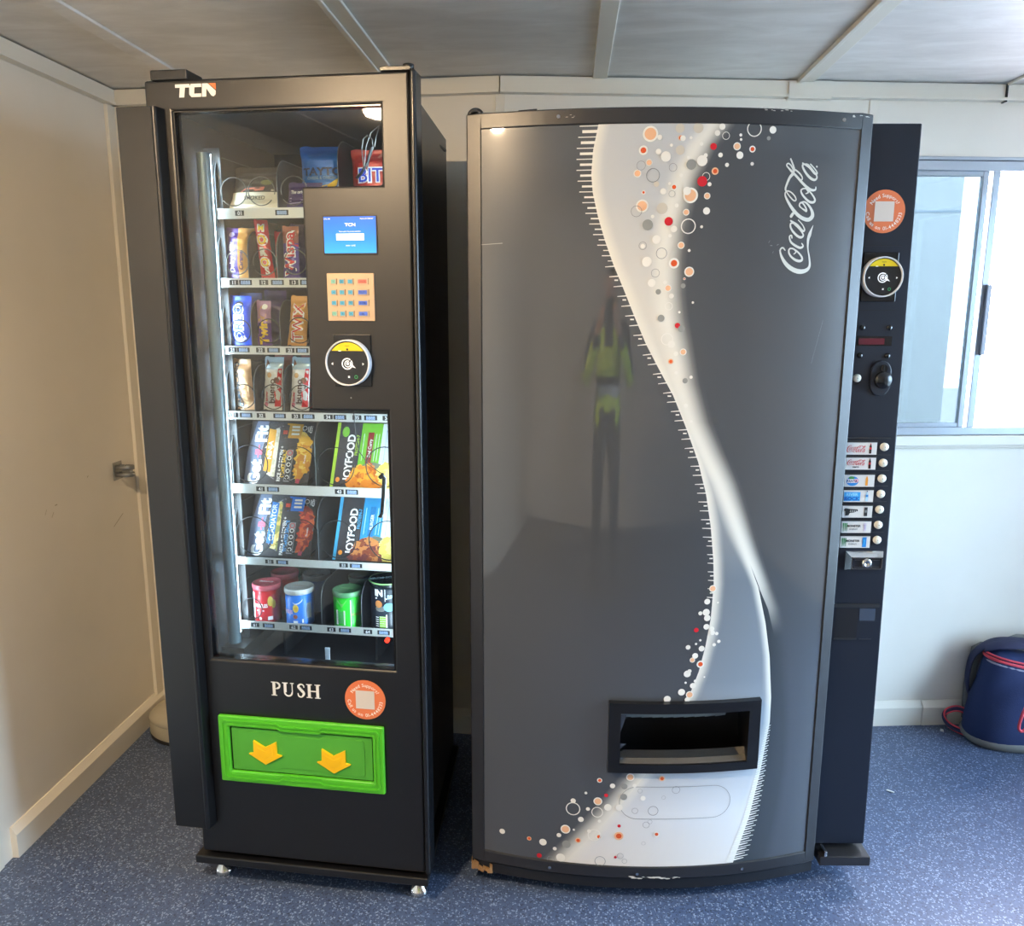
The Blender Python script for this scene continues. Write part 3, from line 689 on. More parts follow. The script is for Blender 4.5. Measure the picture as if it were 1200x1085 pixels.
# ------------------------------------------------------------------ the goods on the shelves (each stands loose on its shelf)
def W3(u, v, z):
    return (TL[0] + u * cos(TA) - v * sin(TA), TL[1] + u * sin(TA) + v * cos(TA), z)
def goods(name, label, cat, u, v, z, group=None, rz=0.0):
    return thing(name, label, cat, W3(u, v, z + 0.0008), TA + rz, group)
def wrapper(parent, w, h, t, m, name='wrapper', top=None, bot=None, lean=0.0, shift=0.0, crimp=0.011, split=None, taper=1.0):
    """flow-wrapped bar or bag standing up: puffed middle, flat zigzag crimps; returns a front mapping fn(a,b) with a in [-.5,.5], b in [0,1]"""
    NX, NZ = 12, 30
    def prof(b):                                                   # thickness factor up the height
        e = min(b * h, (1 - b) * h)
        return 0.05 + 0.95 * smooth01((e - crimp) / (0.16 * h)) if e > crimp else 0.05
    def pos(a, b, side, off=0.0):
        th = t / 2 * prof(b) * (1 - abs(2 * a) ** 3.2) * side
        ww = w * (1 - 0.06 * prof(b)) * (1 + (taper - 1) * b)
        y = -th - off * (1 if side > 0 else -1)
        wav = 0.0006 * sin(b * 45 + a * 9) * (1 if prof(b) > .5 else 0)
        x = a * ww + shift * b; z = b * h
        return (x, y + wav + lean * z, z + (0.0012 * (1 if int((a + .5) * NX * 2) % 2 else -1) if b in (0.0, 1.0) else 0) + 0.0013)
    mb = MB()
    for side in (1, -1):
        vs = [pos(-.5 + i / NX, j / NZ, side) for j in range(NZ + 1) for i in range(NX + 1)]
        for j in range(NZ):
            for i in range(NX):
                k = j * (NX + 1) + i; q = (k, k + 1, k + NX + 2, k + NX + 1)
                bb = (j + .5) / NZ; mm = m
                if top and bb > 1 - top[1]: mm = top[0]
                if bot and bb < bot[1]: mm = bot[0]
                if split and (i + .5) / NX > split[1]: mm = split[0]
                mb.add([vs[x] for x in (q if side > 0 else q[::-1])], [(0, 1, 2, 3)], mm, True)
    return mb, (lambda off=0.0012: (lambda a, b: pos(a, b, 1, off)))
def foil(n, c, r=0.3): return mat('foil_' + n, c, r, 0.15, spec=0.6)
def vtext(mb, t, fn, a, b, hgt, m, w, h, bold=0.03, xs=1.0):
    """text running up the front; hgt = capital height in metres along the width, xs = letter stretch"""
    g = lambda p, q: fn(a - (q) / w, b + p / h)
    return mb.text(t, g, 0, 0, hgt, m, bold=bold, xs=xs)
def htext(mb, t, fn, a, b, hgt, m, w, h, bold=0.02, xs=1.0):
    g = lambda p, q: fn(a + p / w, b + q / h)
    return mb.text(t, g, 0, 0, hgt, m, bold=bold, xs=xs)
def blob(mb, fn, a, b, ra, rb, m, n=18, a0=0): return mb.disc(a, b, ra, fn, m, n, ry=rb)
GR = 'snacks in the lit window'
cW = mat('pack_white', (240, 240, 238), 0.4); cY = mat('pack_yellow', (246, 206, 40), 0.4); cR = mat('pack_red', (206, 26, 34), 0.4)
cP = foil('purple', (74, 44, 130)); cPd = foil('deep_purple', (56, 34, 96)); cG = foil('gold', (196, 140, 66)); cB = foil('blue', (24, 74, 206)); cRd = foil('red', (190, 22, 30))
cN = mat('pack_charcoal', (58, 56, 62), 0.45); cBk = INK; cBr = mat('pack_brown', (104, 62, 36), 0.4); cCr = mat('pack_cream', (226, 214, 186), 0.45)
f0, f1, f2, f3, f4, f5, f6 = [shelf_floor(k) for k in range(7)]

# shelf 1 (top): a smoked snack bag, a purple bag, two crisp bags
o = goods('snack_bag', 'dark brown and cream bag of smoked snack lying back on the top shelf, far left', 'snack bag', .1660, .200, f0)
w, h = .132, .108
mb, F = wrapper(o, w, h, .03, foil('dark_brown', (62, 52, 42)), lean=0.5, bot=(cCr, .40), taper=1.02); mb.build('bag', parent=o)
mb = MB(); f = F(.0015)
htext(mb, 'SMOKED', f, 0.02, .27, .0095, mat('pack_dark_text', (52, 46, 40), .4), w, h, bold=.01, xs=1.1); mb.flat([(-.30, .40), (.18, .44), (.2, .52), (-.2, .50)], f, mat('pack_salmon', (196, 110, 88), .4))
htext(mb, '40g', f, .36, .44, .005, cCr, w, h); blob(mb, f, .22, .62, .12, .06, mat('pack_olive', (120, 118, 70), .4)); mb.build('print', parent=o)
o = goods('snack_bag', 'purple bag of crackers half hidden behind the control panel, top shelf', 'snack bag', .2960, .190, f0)
w, h = .085, .062
mb, F = wrapper(o, w, h, .022, cPd, lean=0.15, shift=.006); mb.build('bag', parent=o)
mb = MB(); f = F(.0015); htext(mb, 'The original', f, -.10, .62, .0085, cW, w, h, xs=.9)
for b in (.36, .26, .18): mb.flat([(-.42, b), (.1, b + .05), (.1, b + .09), (-.42, b + .04)], f, mat('pack_lilac', (176, 164, 206), .4))
mb.build('print', parent=o)
o = goods('crisp_bag', 'blue crisp bag with yellow wave standing at the back of the top shelf', 'crisp bag', .3320, .252, f0)
w, h = .126, .153
mb, F = wrapper(o, w, h, .046, foil('sky_blue', (28, 112, 200)), top=(foil('bright_blue', (18, 110, 214)), .42)); mb.build('bag', parent=o)
mb = MB(); f = F(.002)
mb.flat([(-.36, .28), (-.1, .36), (.14, .40), (.34, .50), (.30, .38), (.1, .30), (.02, .12), (-.2, .12)], f, cY)
mb.flat([(-.48, .18), (-.3, .22), (-.2, .08), (-.26, .06), (-.34, .14), (-.48, .12)], f, cY)
htext(mb, 'TAYTO', f, 0, .60, .018, mat('pack_navy', (30, 50, 92), .4), w, h, bold=.04, xs=1.3); blob(mb, f, .2, .14, .16, .10, mat('pack_azure', (40, 150, 206), .4)); htext(mb, '25g', f, .16, .13, .010, cW, w, h)
htext(mb, 'CHEESE & ONION', f, -.02, .50, .007, mat('pack_pale', (150, 180, 210), .4), w, h); mb.build('print', parent=o)
o = goods('crisp_bag', 'red crisp bag with blue letters, behind the loose wire on the top shelf', 'crisp bag', .4700, .235, f0)
w, h = .130, .140
mb, F = wrapper(o, w, h, .05, foil('brick_red', (170, 48, 44)))
f = F(.002); htext(mb, 'BITS', f, .02, .56, .032, cW, w, h, bold=.07, xs=1.1); f2_ = F(.0028); htext(mb, 'BITS', f2_, .02, .56, .032, mat('pack_royal', (30, 60, 190), .4), w, h, bold=.01, xs=1.1)
blob(mb, f, -.32, .16, .07, .07, mat('pack_orange', (236, 130, 30), .4)); mb.flat([(.12, .14), (.12, .36), (.34, .34), (.26, .2), (.2, .12)], f, cY); blob(mb, f, .38, .2, .14, .14, mat('pack_lemon', (228, 226, 90), .4)); blob(mb, f, .40, .12, .12, .06, mat('pack_azure', (40, 150, 206), .4))
mb.flat([(-.2, .12), (-.16, .34), (.02, .36), (.08, .12)], f, mat('pack_soot', (52, 50, 50), .4)); mb.annulus(.2, .8, .1, .16, f, mat('pack_pink', (206, 150, 140), .4), 20, -.3, pi * .9)
mb.build('bag', parent=o)

def bar(label, u, k, w, h, t, m, v=.186, group=None, rz=0, **kw):
    o = goods('snack_bar', label, 'snack bar', u, v, shelf_floor(k), group, rz)
    mb, F = wrapper(o, w, h, t, m, **kw); mb.build('wrapper', parent=o)
    return o, F
# shelf 2
w, h = .056, .122
o, F = bar('purple and gold caramel bar standing in the coil of lane 11', .1190, 1, w, h, .016, cP, split=(cG, .58), lean=.08)
mb = MB(); f = F(); vtext(mb, 'Dairy Milk', f, -.2, .42, .0125, cW, w, h, xs=1.0); vtext(mb, 'Caramel', f, .24, .36, .010, cPd, w, h, xs=1.0); blob(mb, f, -.2, .86, .14, .05, mat('pack_lilac', (176, 164, 206), .4)); mb.build('print', parent=o)
for k, (uu, vv) in enumerate(((.1350, .225), (.1370, .248))):
    o, F = bar(('gold topped caramel bar right behind the front bar of lane 11', 'gold topped caramel bar farthest back in lane 11')[k], uu, 1, .046, .124, .014, cPd, v=vv, split=(cG, .3), top=(foil('dull_gold', (120, 92, 40)), .25))
w, h = .036, .140
o, F = bar('red chocolate bar with gold letters leaning in the coil of lane 12', .2000, 1, w, h, .016, cRd, shift=-.017, lean=.06)
mb = MB(); f = F()
for ch, b, s in (('M', .86, .016), ('O', .66, .024), ('R', .46, .018), ('O', .27, .022)):
    htext(mb, ch, f, 0, b, s, cW, w, h, bold=.10); htext(mb, ch, F(.0019), 0, b, s * .9, cY if ch != 'R' else cW, w, h, bold=.02)
htext(mb, 'S', F(.0019), .05, .12, .018, cW, w, h, bold=.05); mb.build('print', parent=o)
o, F = bar('red chocolate bar right behind the leaning front bar of lane 12', .2180, 1, .036, .115, .014, cRd, v=.232)
w, h = .042, .124
o, F = bar('purple chocolate bar with red letters standing in the coil of lane 13', .2610, 1, w, h, .016, cP, lean=.04, top=(foil('orange_brown', (150, 82, 60)), .34))
mb = MB(); f = F(); vtext(mb, 'Wispa', f, -.04, .47, .027, cW, w, h, bold=.09, xs=1.05); vtext(mb, 'Wispa', F(.0019), -.04, .47, .027, cR, w, h, bold=.02, xs=1.05); mb.rect(-.3, .3, .06, .2, f, cPd); mb.build('print', parent=o)
o, F = bar('purple chocolate bar right behind the front bar of lane 13', .2665, 1, .05, .133, .014, cPd, v=.232)
# shelf 3
w, h = .062, .122
o, F = bar('blue packet of cookies standing in the coil of lane 21', .1205, 2, w, h, .018, cB, lean=.05, v=.182)
mb = MB(); f = F(); vtext(mb, 'OREO', f, -.02, .45, .024, cW, w, h, bold=.10, xs=1.0); vtext(mb, 'OREO', F(.0019), -.02, .45, .024, mat('pack_cobalt', (30, 90, 214), .4), w, h, bold=-.005, xs=1.0); blob(mb, f, .0, .80, .2, .085, mat('cookie_black', (44, 42, 48), .6)); blob(mb, f, .06, .14, .07, .035, cW); blob(mb, f, .2, .14, .06, .03, cW); mb.build('print', parent=o)
o, F = bar('blue packet of cookies right behind the front one of lane 21', .1290, 2, .06, .13, .016, foil('navy', (22, 44, 120)), v=.232)
w, h = .038, .110
o, F = bar('purple chocolate bar with yellow letters standing in the coil of lane 22', .1820, 2, w, h, .016, foil('violet', (104, 66, 150)), top=(foil('mauve', (176, 136, 170)), .5), lean=.04)
mb = MB(); f = F(); vtext(mb, 'Twirl', f, -.02, .30, .022, cY, w, h, bold=.05, xs=.95); blob(mb, f, 0, .74, .26, .16, mat('pack_tan', (196, 150, 110), .4)); blob(mb, f, .1, .86, .2, .06, cW); mb.build('print', parent=o)
o, F = bar('dark purple chocolate bar right behind the front bar of lane 22', .1950, 2, .06, .136, .014, cPd, v=.232)
w, h = .05, .122
o, F = bar('gold caramel wafer bar with red letters standing in the coil of lane 23', .2660, 2, w, h, .018, foil('bright_gold', (206, 148, 72)), shift=.014, lean=.04)
mb = MB(); f = F(); vtext(mb, 'TWIX', f, 0, .46, .027, cW, w, h, bold=.08, xs=.92); vtext(mb, 'TWIX', F(.0019), 0, .46, .027, cR, w, h, bold=.0, xs=.94); mb.flat([(-.2, .8), (.3, .86), (.3, .74), (-.1, .70)], f, mat('pack_amber', (232, 176, 84), .4)); mb.build('print', parent=o)
# shelf 4
w, h = .048, .128
o, F = bar('beige biscuit pack with dark letters leaning in the coil of lane 31', .1220, 3, w, h, .022, foil('beige', (204, 160, 118)), shift=-.008, lean=.05, v=.186)
mb = MB(); f = F(); mb.flat([(-.46, .06), (-.12, .06), (-.12, .90), (-.46, .90)], f, mat('pack_bluewhite', (214, 226, 232), .4)); vtext(mb, 'AMERICANO', F(.0019), -.28, .52, .012, mat('pack_slate', (44, 66, 84), .4), w, h, bold=.03, xs=1.1); blob(mb, f, .12, .36, .24, .26, mat('pack_sand', (228, 192, 148), .4)); mb.annulus(-.2, .16, .08, .12, f, mat('pack_slate', (44, 66, 84), .4), 16); mb.build('print', parent=o)
for u_, ln in ((.1930, '32'), (.2650, '33')):
    w, h = .05, .134
    o, F = bar('white, red and brown hazelnut bar in the coil of lane %s' % ln, u_, 3, w, h, .018, foil('pearl', (214, 216, 216)), shift=.010, lean=.04, top=(foil('pale_blue', (170, 196, 214)), .22), group='hazelnut bars')
    mb = MB(); f = F()
    mb.flat([(.10, .06), (.44, .06), (.46, .44), (.12, .34), (.2, .2)], f, cR); mb.flat([(.22, .5), (.46, .46), (.46, .78), (.3, .78)], f, cR)
    mb.flat([(-.44, .8), (-.36, .96), (.36, .46), (.30, .40)], f, cBr); blob(mb, f, -.18, .66, .13, .05, mat('hazelnut', (196, 156, 104), .5)); blob(mb, f, .22, .56, .15, .06, cBr)
    vtext(mb, 'bueno', F(.0019), -.02, .36, .017, mat('pack_choc', (82, 50, 40), .4), w, h, bold=.02, xs=1.05); vtext(mb, 'kinder', F(.0019), -.30, .26, .007, cR, w, h); blob(mb, f, -.34, .1, .1, .05, mat('pack_rose', (214, 120, 150), .4)); mb.build('print', parent=o)
    o, F = bar('red backed hazelnut bar right behind the one in lane %s' % ln + ('' if ln == '32' else ' by the control panel'), u_ + .015, 3, .05, .136, .014, foil('dark_red', (120, 30, 34)), v=.235, group=None)

# ready meals in card sleeves, leaning back against the divider
def meal(name, label, u, k, w, h, d, m, edge, skew=0.0, lean=.20, rz=0.0, v=.20):
    o = goods(name, label, 'ready meal', u, v, shelf_floor(k), None, rz)
    P = lambda a, b, off=0.0: (a * w + skew * b, lean * b * h - off, b * h)
    q = [(-.5, 0), (.5, 0), (.5, 1), (-.5, 1)]
    vs = [P(a, b) for a, b in q] + [(P(a, b)[0], P(a, b)[1] + d, P(a, b)[2]) for a, b in q]
    mb = MB().add(vs, [(0, 1, 2, 3)], m).add(vs, [(7, 6, 5, 4), (0, 4, 5, 1), (1, 5, 6, 2), (2, 6, 7, 3), (3, 7, 4, 0)], edge)
    mb.build('sleeve', parent=o, bevel=.002)
    return o, (lambda off=.0012: (lambda a, b: P(a, b, off)))
def food(mb, F, a, b, ra, rb, cols, n, rs, rng, size, w, h, off=.002):
    for i in range(n):
        t = rng.uniform(*rs); r = sqrt(rng.random()); m = rng.choice(cols); s = size * rng.uniform(.6, 1.2)
        p = rng.uniform(0, pi); A, B = a + ra * r * cos(t), b + rb * r * sin(t)
        f = F(off + .0001 * i / max(n, 1) * 8)
        mb.flat([(min(.495, A + s * cos(p + k * pi / 3) / w * (1.4 if k % 3 == 0 else .7)), max(.006, B + s * sin(p + k * pi / 3) / h * (1.0 if k % 2 else .75))) for k in range(6)], f, m)
cRice = [mat('rice_white', (232, 226, 206), .5), mat('rice_shade', (206, 198, 172), .5)]
cPasta = [mat('pasta_pale', (240, 222, 150), .5), mat('pasta_yellow', (226, 190, 96), .5), mat('pasta_herb', (150, 150, 70), .5)]
cCurry = [mat('curry_yellow', (226, 176, 40), .5), mat('curry_amber', (204, 138, 30), .5), mat('curry_light', (240, 206, 90), .5)]
cRedf = [mat('sauce_red', (196, 58, 28), .5), mat('sauce_orange', (222, 100, 40), .5), mat('sauce_dark', (140, 34, 22), .5)]
cKor = [mat('curry_orange', (226, 132, 30), .5), mat('curry_gold', (238, 170, 50), .5), mat('curry_brown', (186, 92, 24), .5)]
cBrg = [mat('gravy_brown', (150, 70, 40), .5), mat('gravy_light', (208, 132, 70), .5), mat('gravy_plum', (120, 52, 52), .5)]
cYR = [mat('rice_yellow', (240, 226, 140), .5), mat('rice_gold', (226, 204, 96), .5)]
rng = random.Random(3)
def getfit(k, u, label, band, badge, side, foods, third, panel, skew):
    w, h = .178, .164
    o, F = meal('meal_box', label, u, k, w, h, .036, cN, mat('sleeve_edge', (120, 110, 100), .5), skew=skew)
    mb = MB(); f = F(); g = F(.0016)
    mb.flat([(-.5, .02), (-.34, 0.0), (-.22, .99), (-.40, .99), (-.5, .5)], f, mat('sleeve_slate', (98, 112, 142), .45))
    vt = lambda t, a, b, s, m, bo=.02, xs=1.0, ff=None: mb.text(t, (lambda p, q: (ff or F(.0024))(a - q / w, b + p / h)), 0, 0, s, m, bold=bo, xs=xs)
    vt('Get', -.355, .20, .031, cW, .05, .92); vt('Fit', -.315, .80, .031, cW, .05, .95)
    mb.rect(-.38, -.27, .47, .55, F(.0022), mat('pack_hot_pink', (226, 92, 120), .4)); mb.rect(-.335, -.315, .42, .62, F(.0023), mat('pack_hot_pink', (226, 92, 120), .4))
    # plate outline and food halves
    mb.annulus(.10, .5, .385, .392, lambda a, b: f(a, .5 + (b - .5) * 1.12), mat('plate_line', (170, 168, 176), .4), 48)
    food(mb, F, -.02, .50, .17, .36, foods[0], 120, (pi * .5, pi * 1.5), rng, .009, w, h)
    food(mb, F, .30, .46, .17, .34, foods[1], 150, (-pi * .5, pi * .5), rng, .010, w, h)
    mb.rect(-.03, .12, .06, .92, F(.0033), cN)
    mb.flat([(-.215, .22), (-.105, .20), (-.085, .86), (-.195, .88)], F(.0036), band); vt(third, -.15, .55, .013, cW, .02, .95, F(.004))
    mb.flat([(.05, .74), (.30, .74), (.32, .96), (.07, .97)], F(.0036), badge); mb.flat([(.0, .75), (.10, .74), (.11, .94), (.02, .96)], F(.004), mat('bowl_dark', (50, 40, 44), .4)); mb.rect(.02, .09, .80, .86, F(.0043), cRedf[0])
    for b in (.79, .85, .90): mb.rect(.15, .27, b, b + .03, F(.0042), mixed)
    for t, a, s, m in ((panel[0], .035, .0095, cW), (panel[1], .085, .0095, side)): vt(t, a, .34, s, m, .03, .82, F(.004))
    mb.rect(.115, .215, .06, .56, F(.0038), mat('facts_grey', (150, 150, 156), .4)); mb.rect(.125, .205, .08, .46, F(.004), cN)
    for i in range(4): mb.annulus(.165, .13 + .10 * i, .022, .034, F(.0043), cW, 14)
    mb.annulus(.165, .51, .03, .042, F(.0043), mat('facts_red', (190, 50, 60), .4), 16)
    mb.annulus(.345, .90, .028, .036, F(.0042), cW, 16); vt('420g', .44, .88, .008, cW, .02, .9, F(.0042))
    for a in (.395, .415): mb.rect(a, a + .008, .84, .93, F(.0042), cW)
    mb.flat([(.30, .03), (.36, .03), (.37, .11), (.31, .11)], F(.0042), mat('pack_crimson', (190, 60, 90), .4)); vt('Protein', .40, .42, .006, cW, .02, .9, F(.0046))
    mb.build('print', parent=o)
mixed = mat('badge_text', (238, 232, 214), .4)
getfit(4, .183, 'dark rice and curry meal box with orange band, left on the upper meal shelf', mat('band_orange', (240, 168, 40), .4), mat('badge_ochre', (206, 150, 40), .4), mat('side_yellow', (246, 200, 50), .4), (cRice, cCurry), 'NINJA', ('RICE + CHICKEN +', 'CURRY SAUCE'), .018)
getfit(5, .180, 'dark pasta meal box with blue band, left on the lower meal shelf', mat('band_blue', (52, 130, 206), .4), mat('badge_blue', (28, 116, 214), .4), mat('side_blue', (80, 170, 240), .4), (cPasta, cRedf), 'GLADIATOR', ('PASTA + CHICKEN +', 'TOMATO SAUCE'), .018)
def joyfood(k, u, label, line, panelc, title, strip, foods, disc):
    w, h = .190, .164
    o, F = meal('meal_box', label, u, k, w, h, .036, mat('sleeve_white', (226, 232, 240), .45), mat('sleeve_edge', (120, 110, 100), .5), skew=.020, lean=.18)
    mb = MB(); f = F()
    vt = lambda t, a, b, s, m, bo=.02, xs=1.0, ff=None: mb.text(t, (lambda p, q: (ff or F(.0024))(a - q / w, b + p / h)), 0, 0, s, m, bold=bo, xs=xs)
    mb.rect(-.5, -.455, 0, 1, f, line); mb.rect(-.455, -.15, 0, 1, f, cN); mb.rect(-.15, .14, .0, 1, f, panelc)
    vt('JOYFOOD', -.28, .46, .020, cW, .03, .92); vt('PROTEIN-7', -.19, .66, .0085, line, .02, .9); blob(mb, F(.002), -.40, .12, .03, .038, mat('joy_orange', (236, 140, 40), .4))
    if disc: mb.disc(-.37, .86, .05, F(.002), mat('leaf_green', (130, 190, 60), .4), 20, ry=.08)
    mb.rect(-.05, .03, .38, .86, F(.0022), strip); vt(title, -.01, .62, .0085, cW, .02, .9, F(.0028))
    for a in (-.11, .06, .10): mb.rect(a, a + .008, .42, .84, F(.0022), mat('joy_fine_text', (214, 230, 214), .4))
    for a, b0, b1 in ((.20, .40, .9), (.28, .5, .8), (.36, .44, .76)): mb.rect(a, a + .007, b0, b1, F(.0022), mat('joy_grey_text', (160, 176, 200), .4))
    blob(mb, F(.0022), .46, .42, .03, .045, mat('joy_teal', (140, 200, 190), .4))
    # bowl of food along the bottom
    mb.flat([(.06 + .32 * cos(pi * i / 30), max(.006, -.04 + .44 * sin(pi * i / 30))) for i in range(31)], F(.0022), mat('bowl_grey', (120, 124, 110), .4))
    food(mb, F, -.02, .01, .22, .34, foods[0], 170, (0, pi), rng, .010, w, h, .0026); food(mb, F, .26, .01, .18, .36, foods[1], 120, (0.1, pi * .75), rng, .009, w, h, .0030)
    mb.flat([(-.22, .22), (-.14, .20), (-.12, .30), (-.20, .32)], F(.0045), foods[0][1])
    mb.build('print', parent=o)
joyfood(4, .4255, 'green and white curry meal box behind the cord handle, upper meal shelf', mat('joy_lime', (170, 206, 60), .4), mat('joy_green', (120, 190, 50), .4), 'Red Curry', mat('joy_maroon', (140, 40, 36), .4), (cKor, cYR), True)
joyfood(5, .4250, 'light blue and white meal box on the right of the lower meal shelf', mat('joy_sky', (70, 176, 226), .4), mat('joy_blue', (36, 150, 206), .4), 'BURGER', mat('joy_deep', (20, 120, 180), .4), (cBrg, cYR), False)

# potato crisp tubes on the lowest shelf
def tub(label, u, v, r, h, body, lid, deco=None, group=None, name='crisp_tube'):
    o = goods(name, label, 'crisp tube', u, v, f6, group)
    mb = MB().lathe([(0.001, 0), (r * .97, 0), (r, .003), (r * .985, .006), (r * .985, h - .012), (r * .8, h - .012)], (0, 0, 0), body, n=40); mb.build('tube', parent=o)
    MB().lathe([(r * 1.02, h - .014), (r * 1.06, h - .012), (r * 1.06, h - .002), (r * 1.03, h), (r * .97, h + .0005), (r * .95, h - .002), (.001, h - .002)], (0, 0, 0), lid, n=40).build('lid', parent=o)
    if deco:
        mb = MB()
        cy = lambda a, b, off=.0008: ((r * .985 + off) * sin(a / r), -(r * .985 + off) * cos(a / r), b)   # a metres round the front
        lidf = lambda a, b: (a, b, h + .0012)
        deco(mb, cy, lidf, r, h); mb.build('print', parent=o)
    return o
lidR = mat('lid_red', (196, 84, 96), .25); lidW = mat('lid_clear', (206, 206, 200), .25); lidG = mat('lid_green', (96, 150, 106), .25)
tR = mat('tube_red', (206, 28, 40), .3); tB = mat('tube_blue', (20, 120, 220), .3); tG = mat('tube_green', (44, 206, 50), .3); tD = mat('tube_dark', (34, 42, 54), .3)
def d_red(mb, c, lf, r, h):
    c2 = lambda a, b: c(a, b, .0013)
    A = -.14 * r
    for k in range(6): mb.rect(-.95 * r + k * .05 * r, -.90 * r + k * .05 * r, .012, h - .02, c, cW)
    mb.text('PRINGLES', lambda p, q: c2(A + p, h * .47 + q), 0, 0, .0095, cW, bold=.03, xs=.72); mb.rect(A - .3 * r, A + .3 * r, h * .31, h * .35, c2, cW); mb.text('ORIGINAL', lambda p, q: c(A + p, h * .33 + q, .0018), 0, 0, .0025, cR)
    blob(mb, c2, .62 * r, h * .58, .2 * r, .014, cCurry[2]); blob(mb, c2, .85 * r, h * .50, .16 * r, .012, cCurry[0]); blob(mb, c2, A, h * .12, .10 * r, .004, cW); mb.rect(.4 * r, .75 * r, .008, .018, c2, cW)
    mb.text('PRINGLES', lf, 0, 0, .009, cW, bold=.03, xs=.7)
def d_blue(mb, c, lf, r, h):
    c2 = lambda a, b: c(a, b, .0013); A = -.62 * r
    mb.text('PRINGLES', lambda p, q: c2(A + p, h * .40 + q), 0, 0, .010, mat('tube_pink', (236, 190, 206), .4), bold=.03, xs=.6); mb.rect(-1.0 * r, -.3 * r, h * .30, h * .32, c2, cW)
    blob(mb, c2, .10 * r, h * .50, .2 * r, .011, cCurry[2]); blob(mb, c2, .12 * r, h * .48, .13 * r, .007, cCurry[0]); blob(mb, c2, .05 * r, h * .27, .16 * r, .006, cBrg[0])
    mb.stroke([(-.1 * r, h * .66, .001), (.1 * r, h * .62, .003), (.4 * r, h * .66, .003), (.6 * r, h * .74, .001)], c2, cW); mb.rect(-.1 * r, .22 * r, .006, .016, c2, cW); mb.rect(.5 * r, .62 * r, .010, .02, c2, cW)
    mb.rect(.86 * r, 1.25 * r, .02, h * .62, c2, mat('tube_facts', (150, 176, 196), .4)); mb.text('PRINGLES', lf, 0, 0, .008, mat('tube_tan', (176, 130, 110), .4), xs=.7)
def d_green(mb, c, lf, r, h):
    c2 = lambda a, b: c(a, b, .0013); A = -.18 * r
    mb.rect(-1.3 * r, -.65 * r, .004, h - .016, c, mat('tube_dark_green', (30, 96, 44), .3)); mb.rect(.55 * r, 1.4 * r, .004, h - .016, c, mat('tube_dark_green', (30, 96, 44), .3)); mb.rect(.50 * r, .55 * r, .004, h - .02, c2, cW)
    mb.rect(A - .38 * r, A + .32 * r, .012, h * .52, c2, cW)
    for i in range(14): mb.rect(A - .26 * r, A + .22 * r, .017 + i * .0024, .0182 + i * .0024 - .0003 * (i % 3), lambda a, b: c(a, b, .0018), mat('barcode_grey', (110, 118, 130), .4))
    mb.text('PRINGLES', lambda p, q: c2(.95 * r + p, h * .40 + q), 0, 0, .008, mat('tube_rust', (150, 70, 56), .4), xs=.6); mb.flat([(-.5 * r, h * .8), (.3 * r, h * .8), (-.1 * r, h * .6)], c2, mat('tube_sage', (110, 190, 96), .4))
    mb.text('PRINGLES', lf, 0, 0, .008, mat('tube_sage', (110, 190, 96), .4), xs=.7)
def d_noodle(mb, c, lf, r, h):
    c2 = lambda a, b: c(a, b, .0013)
    mb.text('IN', lambda p, q: c2(-.28 * r + p, h * .80 + q), 0, 0, .017, cW, bold=.05); mb.rect(.08 * r, .11 * r, h * .62, h * .88, c2, cW); mb.text('BRO', lambda p, q: c2(.5 * r + p, h * .72 + q), 0, 0, .010, mat('tube_ice', (170, 206, 226), .4), bold=.04)
    mb.rect(-.5 * r, .2 * r, h * .665, h * .69, c2, cW); blob(mb, c2, -.30 * r, h * .56, .22 * r, .010, cBrg[1]); blob(mb, c2, -.2 * r, h * .46, .3 * r, .008, mat('tube_stone', (120, 120, 118), .5)); blob(mb, c2, .3 * r, h * .50, .3 * r, .012, mat('tube_teal', (120, 180, 196), .4))
    mb.rect(-.25 * r, .12 * r, .008, h * .30, c2, mat('tube_lime', (150, 210, 60), .4)); mb.rect(.12 * r, 1.0 * r, .008, h * .34, c2, cW)
    for i in range(5): mb.rect(-.5 * r, -.3 * r, .010 + .006 * i, .012 + .006 * i, c2, cW); mb.rect(-.25 * r, .12 * r, .0125 + .006 * i, .0135 + .006 * i, lambda a, b: c(a, b, .0018), cW)
    mb.text('BRONOMA', lf, -.006, 0, .013, mat('tube_ice', (170, 206, 226), .4), bold=.05, rot=.4)
tub('red crisp tube with red lid at the front of lane 61', .1408, .205, .0365, .103, tR, lidR, d_red)
tub('blue crisp tube with clear lid at the front of lane 62', .2360, .195, .0370, .100, tB, lidW, d_blue)
tub('green crisp tube with green lid at the front of lane 63', .3700, .195, .0375, .100, tG, lidG, d_green)
tub('tall black and white snack tub in lane 64, cut by the window edge', .4765, .214, .0475, .128, tD, mat('lid_black', (26, 34, 36), .25), d_noodle, name='snack_tub')
o = bpy.data.objects['snack_tub']; MB().tube([(.0500 * cos(t), .0500 * sin(t), .127) for t in [i * 2 * pi / 40 for i in range(40)]], .0018, mat('rim_lime', (150, 200, 120), .3), n=6, closed=True).build('rim', parent=o)
tub('red crisp tube standing behind the red one of lane 61', .1500, .300, .0365, .103, tR, lidR)
tub('blue crisp tube standing behind the blue one of lane 62', .2430, .300, .0370, .103, mat('tube_navy', (30, 60, 110), .3), mat('lid_grey', (110, 110, 112), .25))
tub('green crisp tube standing behind the green one of lane 63', .3760, .300, .0375, .103, mat('tube_moss', (40, 100, 50), .3), mat('lid_moss', (80, 96, 80), .25))
